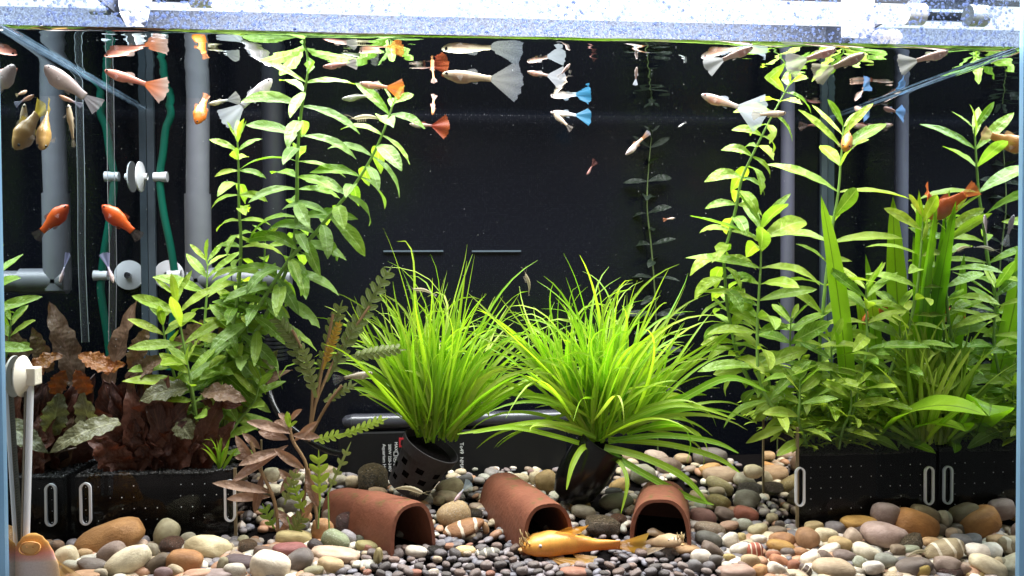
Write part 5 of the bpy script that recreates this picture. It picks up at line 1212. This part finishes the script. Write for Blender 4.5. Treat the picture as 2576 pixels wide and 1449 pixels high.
fish('guppy', 'pink guppy with wide grey tail just under the surface, heading right', (2104, 124, YS(2050, 120)), (1980, 165, YS(2050, 120)), body=(.72, .48, .4), tailc=(.55, .52, .44), bf=.6, spread=.6, blotch=(.55, .3, .27), group=GF, seed=22, solid=True)
fish('guppy', 'plump olive pink guppy right behind the wide tailed one', (2176, 135, YS(2110, 124)), (2050, 190, YS(2110, 124)), body=(.5, .38, .26), back=(.55, .42, .28), belly=(.46, .32, .26), tailc=(.45, .42, .3), bf=.62, spread=.5, fat=1.3, blotch=(.38, .24, .2), group=GF, seed=23, solid=True)
fish('guppy', 'pale pink guppy alone under the surface at the right, heading right', (2386, 130, YS(2320, 126)), (2262, 165, YS(2320, 126)), body=(.66, .46, .38), tailc=(.5, .5, .46), bf=.64, spread=.5, blotch=(.45, .3, .27), group=GF, seed=24, solid=True)
fish('guppy', 'pink guppy with bright blue tail turned to the viewer near the right glass', (2150, 270, YS(2165, 262)), (2186, 286, YS(2165, 245)), body=(.78, .48, .4), tailc=(.2, .4, .7), tailtip=(.25, .45, .85), bf=.6, spread=.6, solid=True, group=GF, seed=25, upv=(.2, 0, 1))
fish('guppy', 'reddish guppy with rusty tail below the blue tailed one', (2136, 312, .3), (2222, 326, .3), body=(.32, .18, .13), tailc=(.45, .1, .05), bf=.62, spread=.5, solid=True, group=GF, seed=26)
fish('guppy', 'dim red guppy imitating a reflection left of the right back corner', (2066, 312, .38), (2010, 318, .38), body=(.28, .1, .08), tailc=(.22, .14, .12), bf=.6, spread=.5, solid=True, group=GF, seed=27)  # reddish reflection on the back glass, built as a dim coloured fish
fish('platy', 'red platy with dark tail fin, heading left near the clear tube', (256, 516, .20), (352, 598, .205), 'platy', bf=.8, body=(.72, .10, .01), back=(.75, .13, .015), belly=(.6, .06, .01), tailc=(.09, .07, .06), spread=.42, fork=-.1, bend=-.03, solid=True, seed=28, dorsal=(.4, .08, .02), fat=1.15)
fish('guppy', 'pale pink guppy with lilac tail diving beside the lower suction clip', (285, 712, .2), (262, 638, .2), body=(.76, .58, .55), rear=(.6, .58, .75), tailc=(.45, .45, .75), bf=.55, spread=.35, solid=True, seed=29, upv=(-.8, -.5, 0))
fish('guppy', 'beige guppy with reddish tail base swimming behind the feathered plant', (938, 938, .24), (838, 956, .24), body=(.6, .5, .4), belly=(.72, .62, .55), tailc=(.35, .28, .3), tailtip=(.5, .55, .6), bf=.72, spread=.4, fat=1.15, rear=(.45, .38, .3), seed=30)
fish('guppy', 'pink and blue white guppy standing on its nose between two caves', (1142, 1262, .13), (1182, 1212, .14), body=(.78, .56, .56), rear=(.55, .65, .75), tailc=(.6, .75, .85), bf=.6, spread=.5, solid=True, seed=31)
fish('platy', 'red platy swimming down behind the strap blades', (2352, 552, .16), (2330, 470, .115), 'platy', bf=.78, body=(.95, .20, .03), tailc=(.95, .22, .05), spread=.4, solid=True, seed=32, dorsal=(.75, .15, .05))
fish('platy', 'red orange fish hidden among the right hand leaves', (2168, 812, .19), (2240, 770, .21), 'platy', bf=.78, body=(.7, .14, .02), tailc=(.7, .2, .05), solid=True, seed=33)
fish('guppy', 'small ghostly white fish facing up beside the right glass', (2477, 540, .03), (2484, 618, .035), body=(.72, .62, .66), tailc=(.6, .58, .6), bf=.62, spread=.3, seed=34, upv=(-.5, -.8, 0), fat=1.2)
fish('guppy', 'large pale silvery pink guppy sloping down right below the surface at left', (112, 165, .062), (252, 272, .088), body=(.58, .46, .42), belly=(.6, .5, .46), rear=(.5, .42, .4), tailc=(.42, .40, .42), bf=.72, spread=.45, fork=.02, fat=1.95, solid=True, group=GF, seed=35)
fish('platy', 'plump yellow fish facing the viewer and pointing down at left', (104, 376, .055), (124, 262, .10), 'platy', bf=.76, body=(.56, .34, .12), back=(.62, .36, .10), belly=(.6, .44, .3), tailc=(.75, .55, .06), spread=.4, solid=True, seed=36, upv=(.3, -.9, .3))
fish('guppy', 'slender tan guppy hanging nose up below the pale one at left', (172, 262, .10), (186, 370, .10), body=(.52, .42, .28), belly=(.55, .48, .35), tailc=(.4, .35, .25), bf=.82, spread=.2, fat=.8, seed=37, upv=(.8, -.5, 0))
fish('guppy', 'peach fish close to the left glass near the front', (68, 228, .022), (40, 240, .008), body=(.7, .45, .3), belly=(.7, .5, .35), tailc=(.6, .5, .3), bf=.8, fat=1.2, solid=True, seed=38)
fish('guppy_fry', 'orange headed little fish facing the viewer in front of the long pale leaves', (2128, 372, .14), (2136, 330, .19), 'platy', bf=.8, body=(.75, .35, .1), head=(.8, .32, .03), belly=(.6, .3, .2), tailc=(.7, .4, .2), solid=True, seed=39, upv=(0, -.4, 1))

fish('guppy', 'grey and yellow fan tailed guppy just right of the round orange fish', (524, 262, .19), (602, 246, .2), body=(.42, .38, .24), belly=(.6, .5, .36), rear=(.35, .38, .4), tailc=(.36, .38, .38), tailtip=(.5, .5, .45), bf=.62, spread=.55, group=GF, seed=40, solid=True)
fish('guppy', 'small orange backed guppy beside the slender tan one near the left glass', (148, 240, .10), (206, 266, .105), body=(.6, .3, .16), belly=(.6, .45, .38), rear=(.3, .28, .35), tailc=(.3, .32, .42), bf=.7, spread=.4, group=GF, seed=43, solid=True, fat=1.3)
# ------------------------------------------------------------------ suckermouth catfish
def pleco(label, nose, tail, Yw, col, hi, dark, scale=1.0, show_tail=True, upv=(0, -.12, 1), bend=0):
    n_ = P(*nose); t_ = P(*tail); f = (n_-t_).normalized(); L = (n_-t_).length; u_ = V(upv)
    side = u_.cross(f).normalized(); upd = f.cross(side); c = (n_+t_)/2
    top = ((0,.03),(.05,.085),(.14,.125),(.28,.155),(.42,.145),(.6,.10),(.8,.065),(1,.055)); bot = ((0,.03),(.06,.055),(.2,.06),(.4,.055),(.6,.05),(.8,.045),(1,.05)); wid = ((0,.05),(.05,.10),(.15,.14),(.3,.145),(.45,.11),(.65,.065),(.85,.035),(1,.012))
    BL = L*.76
    def spine(t): return f*(L/2-BL*t)+side*(bend*BL*t*t)
    vs, cs, fs = [], [], []; ns, nr = 34, 20
    for i in range(ns+1):
        t = i/ns; p = spine(t); a, b, w_ = interp(top, t)*BL, interp(bot, t)*BL, interp(wid, t)*BL
        for j in range(nr):
            th = 2*math.pi*j/nr; cz, sx = math.cos(th), math.sin(th); sc = 1+.012*math.sin(i*2.6)*(t > .3)
            vs.append(p+upd*(cz*(a if cz > 0 else b))*sc+side*(math.copysign(abs(sx)**.8, sx)*w_)*sc)
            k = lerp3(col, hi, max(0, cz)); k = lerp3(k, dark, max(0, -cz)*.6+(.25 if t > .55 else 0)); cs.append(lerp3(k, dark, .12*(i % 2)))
    for i in range(ns):
        for j in range(nr): fs.append((i*nr+j, i*nr+(j+1) % nr, (i+1)*nr+(j+1) % nr, (i+1)*nr+j))
    fs += [tuple(range(nr))[::-1], tuple(range(ns*nr, ns*nr+nr))]
    o = part('suckermouth_catfish', mesh_from('suckermouth_catfish', vs, fs, col=cs), M['fish'], None); o.location = c; tag(o, label, 'fish')
    fm = M['fin_solid']; fy = (.86, .38, .04) if hi[0] > .8 else (.62, .42, .24); ft_ = (.86, .52, .10) if hi[0] > .8 else (.6, .44, .28)
    part('tail_fin', fan(spine(.98), -f, upd, L*.25, .36, .12, .04, fy, ft_, .03, 16, 6, BL*.035, 3), fm, o, world=False)
    part('dorsal_fin', sail(lambda q: spine(.30+.22*q)+upd*interp(top, .30+.22*q)*BL*.95, (-f*.85+upd*.42).normalized(), BL*.27, 12, 5, fy, .45, .004, side), fm, o, world=False)
    for s in (-1, 1):
        p = spine(.24)+side*s*interp(wid, .24)*BL*.85-upd*BL*.03
        part('pectoral_fin', fan(p, -f*.9+side*s*.5-upd*.02, (side*s*.7-upd*.2), BL*.44, .30, 0, .05, fy, ft_, .03, 12, 5, 0, 5), fm, o, world=False)
        p = spine(.50)+side*s*interp(wid, .5)*BL*.8-upd*BL*.03
        part('pelvic_fin', fan(p, -f*.75+side*s*.6-upd*.06, (side*s*.7-upd*.2), BL*.26, .42, 0, .06, fy, ft_, .03, 10, 4, 0, 6), fm, o, world=False)
        p = spine(.17)+side*s*interp(wid, .17)*BL*.74+upd*interp(top, .17)*BL*.62; r = BL*.019
        e = part('eye', mesh_from('eye', *(lambda m_: (m_.v, m_.f))(MB().ball(p, r, 8))), M['iris'], o, world=False)
        q = p+side*s*r*.62+upd*r*.1
        part('pupil', mesh_from('pupil', *(lambda m_: (m_.v, m_.f))(MB().ball(q, r*.5, 6))), M['eye'], e, world=False)
    R = random.Random(3)
    for k in range(16):
        t = R.uniform(.0, .10); s = R.uniform(-1, 1); p = spine(t)+side*s*interp(wid, t)*BL*.8+upd*interp(top, t)*BL*.8
        q = p+(f*.45+upd*.9+side*s*.5).normalized()*BL*R.uniform(.06, .11); h = p.lerp(q, .5)+f*.0012
        mb = MB().tube([p, h, q], [BL*.009, BL*.007, BL*.003], 6)
        part('bristle', mesh_from('bristle', mb.v, mb.f, col=[(.8, .6, .3)]*len(mb.v)), M['fish'], o, world=False)
    p = spine(.015)-upd*interp(bot, .02)*BL*.9; mb = MB().ball(p, (BL*.05, BL*.05, BL*.022), 8)
    part('sucker_mouth', mesh_from('sucker_mouth', mb.v, mb.f, col=[(.8, .5, .2)]*len(mb.v)), M['fish'], o, world=False)
    return o
pn = G(1318, 1376, .004)
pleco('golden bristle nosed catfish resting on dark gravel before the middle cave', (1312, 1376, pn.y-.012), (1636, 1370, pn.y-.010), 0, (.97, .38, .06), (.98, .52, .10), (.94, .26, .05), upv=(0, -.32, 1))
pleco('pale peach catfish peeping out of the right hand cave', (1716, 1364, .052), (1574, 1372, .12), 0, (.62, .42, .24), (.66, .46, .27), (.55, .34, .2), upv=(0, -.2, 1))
# catfish stuck on the front glass, belly to the viewer
bp = P(78, 1400, .010); px = mpp(bp)
vs, cs, fs = [], [], []
ns, nr = 30, 24
def belly_w(t): return interp(((0, 10), (.04, 26), (.12, 40), (.22, 50), (.35, 60), (.55, 62), (.8, 50), (1, 30)), t)
for i in range(ns+1):
    t = i/ns; z = (55-240*t)*px; w_ = belly_w(t)*px; d = interp(((0, 5), (.1, 16), (.3, 26), (.7, 28), (1, 16)), t)*px
    for j in range(nr):
        th = 2*math.pi*j/nr; cx, sy = math.cos(th), math.sin(th)
        y = sy*d*(1.0 if sy > 0 else .30)
        vs.append(V((cx*w_+.012*t*t*.6, y, z)))
        k = (.98, .44, .08)
        if sy < .2:
            if t < .2: k = lerp3((.98, .52, .14), (.96, .36, .24), max(0, t-.1)*10)
            elif t < .3: k = lerp3((.97, .42, .34), (.92, .72, .68), (t-.2)*10)
            else: k = lerp3((.86, .82, .84), (.97, .66, .34), abs(cx)**3)
        cs.append(k)
for i in range(ns):
    for j in range(nr): fs.append((i*nr+j, i*nr+(j+1) % nr, (i+1)*nr+(j+1) % nr, (i+1)*nr+j))
fs += [tuple(range(nr))[::-1], tuple(range(ns*nr, ns*nr+nr))]
gc_ = part('suckermouth_catfish', mesh_from('suckermouth_catfish', vs, fs, col=cs), M['fish'], None); gc_.location = bp+V((0, .004, 0))
tag(gc_, 'orange headed catfish clinging upright to the front glass, belly to the viewer', 'fish')
mb = MB(); ring = [V((math.cos(a)*25*px, -.0062+.0012*math.sin(a*3), (22+math.sin(a)*17)*px)) for a in np.linspace(0, 2*math.pi, 25)]
mb.tube(ring, 2.0*px, 8, False); part('mouth_rim', mesh_from('mouth_rim', mb.v, mb.f, col=[(.93, .46, .14)]*len(mb.v)), M['fish'], gc_, world=False)
mb = MB().ball((0, -.0046, 22*px), (25*px, .0018, 17*px), 10); part('sucker_mouth', mesh_from('sucker_mouth', mb.v, mb.f, col=[(.95, .56, .2)]*len(mb.v)), M['fish'], gc_, world=False)
for s in (-1, 1):
    mb = MB().ball((s*8*px, -.0062, 25*px), (2.2*px, .0005, 1.6*px), 6); part('tooth_pad', mesh_from('tooth_pad', mb.v, mb.f, col=[(.8, .34, .1)]*len(mb.v)), M['fish'], gc_, world=False)
    part('pectoral_fin', fan(V((s*46*px, 0, -8*px)), V((s*.62, .05, -.8)), V((1, 0, .3)), 120*px, .3, 0, .05, (.82, .5, .16), (.85, .7, .45), .02, 12, 5, 0, 9), M['fin_solid'], gc_, world=False)

# ------------------------------------------------------------------ shrimps
def shrimp(label, head, tail, s=1.0, seed=0):
    h, t_ = P(*head), P(*tail); ax = (t_-h); L = ax.length; ax.normalize(); upv = V((0, 0, 1)); sd = upv.cross(ax).normalized(); upv = ax.cross(sd)
    c = (h+t_)/2; R = random.Random(seed)
    def sp_(t): return (h-c)+ax*L*t+upv*L*.10*math.sin(math.pi*t)
    mb = MB(); n = 22
    mb.tube([sp_(i/n) for i in range(n+1)], [L*(.012+.085*math.sin(math.pi*min(1, .12+.88*i/n*(1 if i < n else 1)))**.8*(1-.5*i/n))*(1+.07*math.sin(i*2.1)) for i in range(n+1)], 10)
    o = mb.build('shrimp', M['shrimp']); o.location = c; tag(o, label, 'shrimp')
    mb = MB(); mb.tube([sp_(0), sp_(0)-ax*L*.12+upv*L*.03], [L*.018, L*.002], 6); mb.build('rostrum', M['shrimp'], None).parent = o
    for k in range(2): 
        q = [sp_(0), sp_(0)-ax*L*.3+upv*L*(.12-.2*k)+sd*L*.06*(1-2*k), sp_(0)-ax*L*.42+upv*L*(.05-.25*k)]
        MB().tube(smooth_path(q, 4), L*.004, 5).build('antenna', M['shrimp'], None).parent = o
    for k in range(5):
        for s_ in (-1, 1):
            b = sp_(.12+.07*k)-upv*L*.05; MB().tube([b, b+sd*s_*L*.06-upv*L*.05, b+sd*s_*L*.08-upv*L*.13], L*.006, 5).build('leg', M['shrimp'], None).parent = o
    part('tail_fan', fan(sp_(.98), ax, sd*.6+upv*.6, L*.16, .6, .1, .05, (.5, .42, .28), None, .02, 8, 3, 0, 1), M['fin'], o, world=False)
    return o
c1 = basept(1041, 1392)
shrimp('pale olive shrimp standing on top of the short cave', (1062, 1240, c1.y+.02), (992, 1230, c1.y+.03))
shrimp('pale translucent shrimp drifting near the top behind the stems', (892, 298, .21), (962, 302, .21), seed=2)
shrimp('small orange tinted shrimp clinging to a leaf on the right', (2408, 630, .07), (2440, 622, .075), seed=3)
shrimp('olive shrimp resting on the stones in the right corner', (2328, 1386, .05), (2280, 1402, .05), seed=4)
shrimp('pale shrimp perched on the tips of the upright grass', (1042, 728, .235), (1092, 742, .235), seed=5)
shrimp('thin pale shrimp standing on grass tips between the two clumps', (1322, 690, .225), (1330, 738, .225), seed=6)
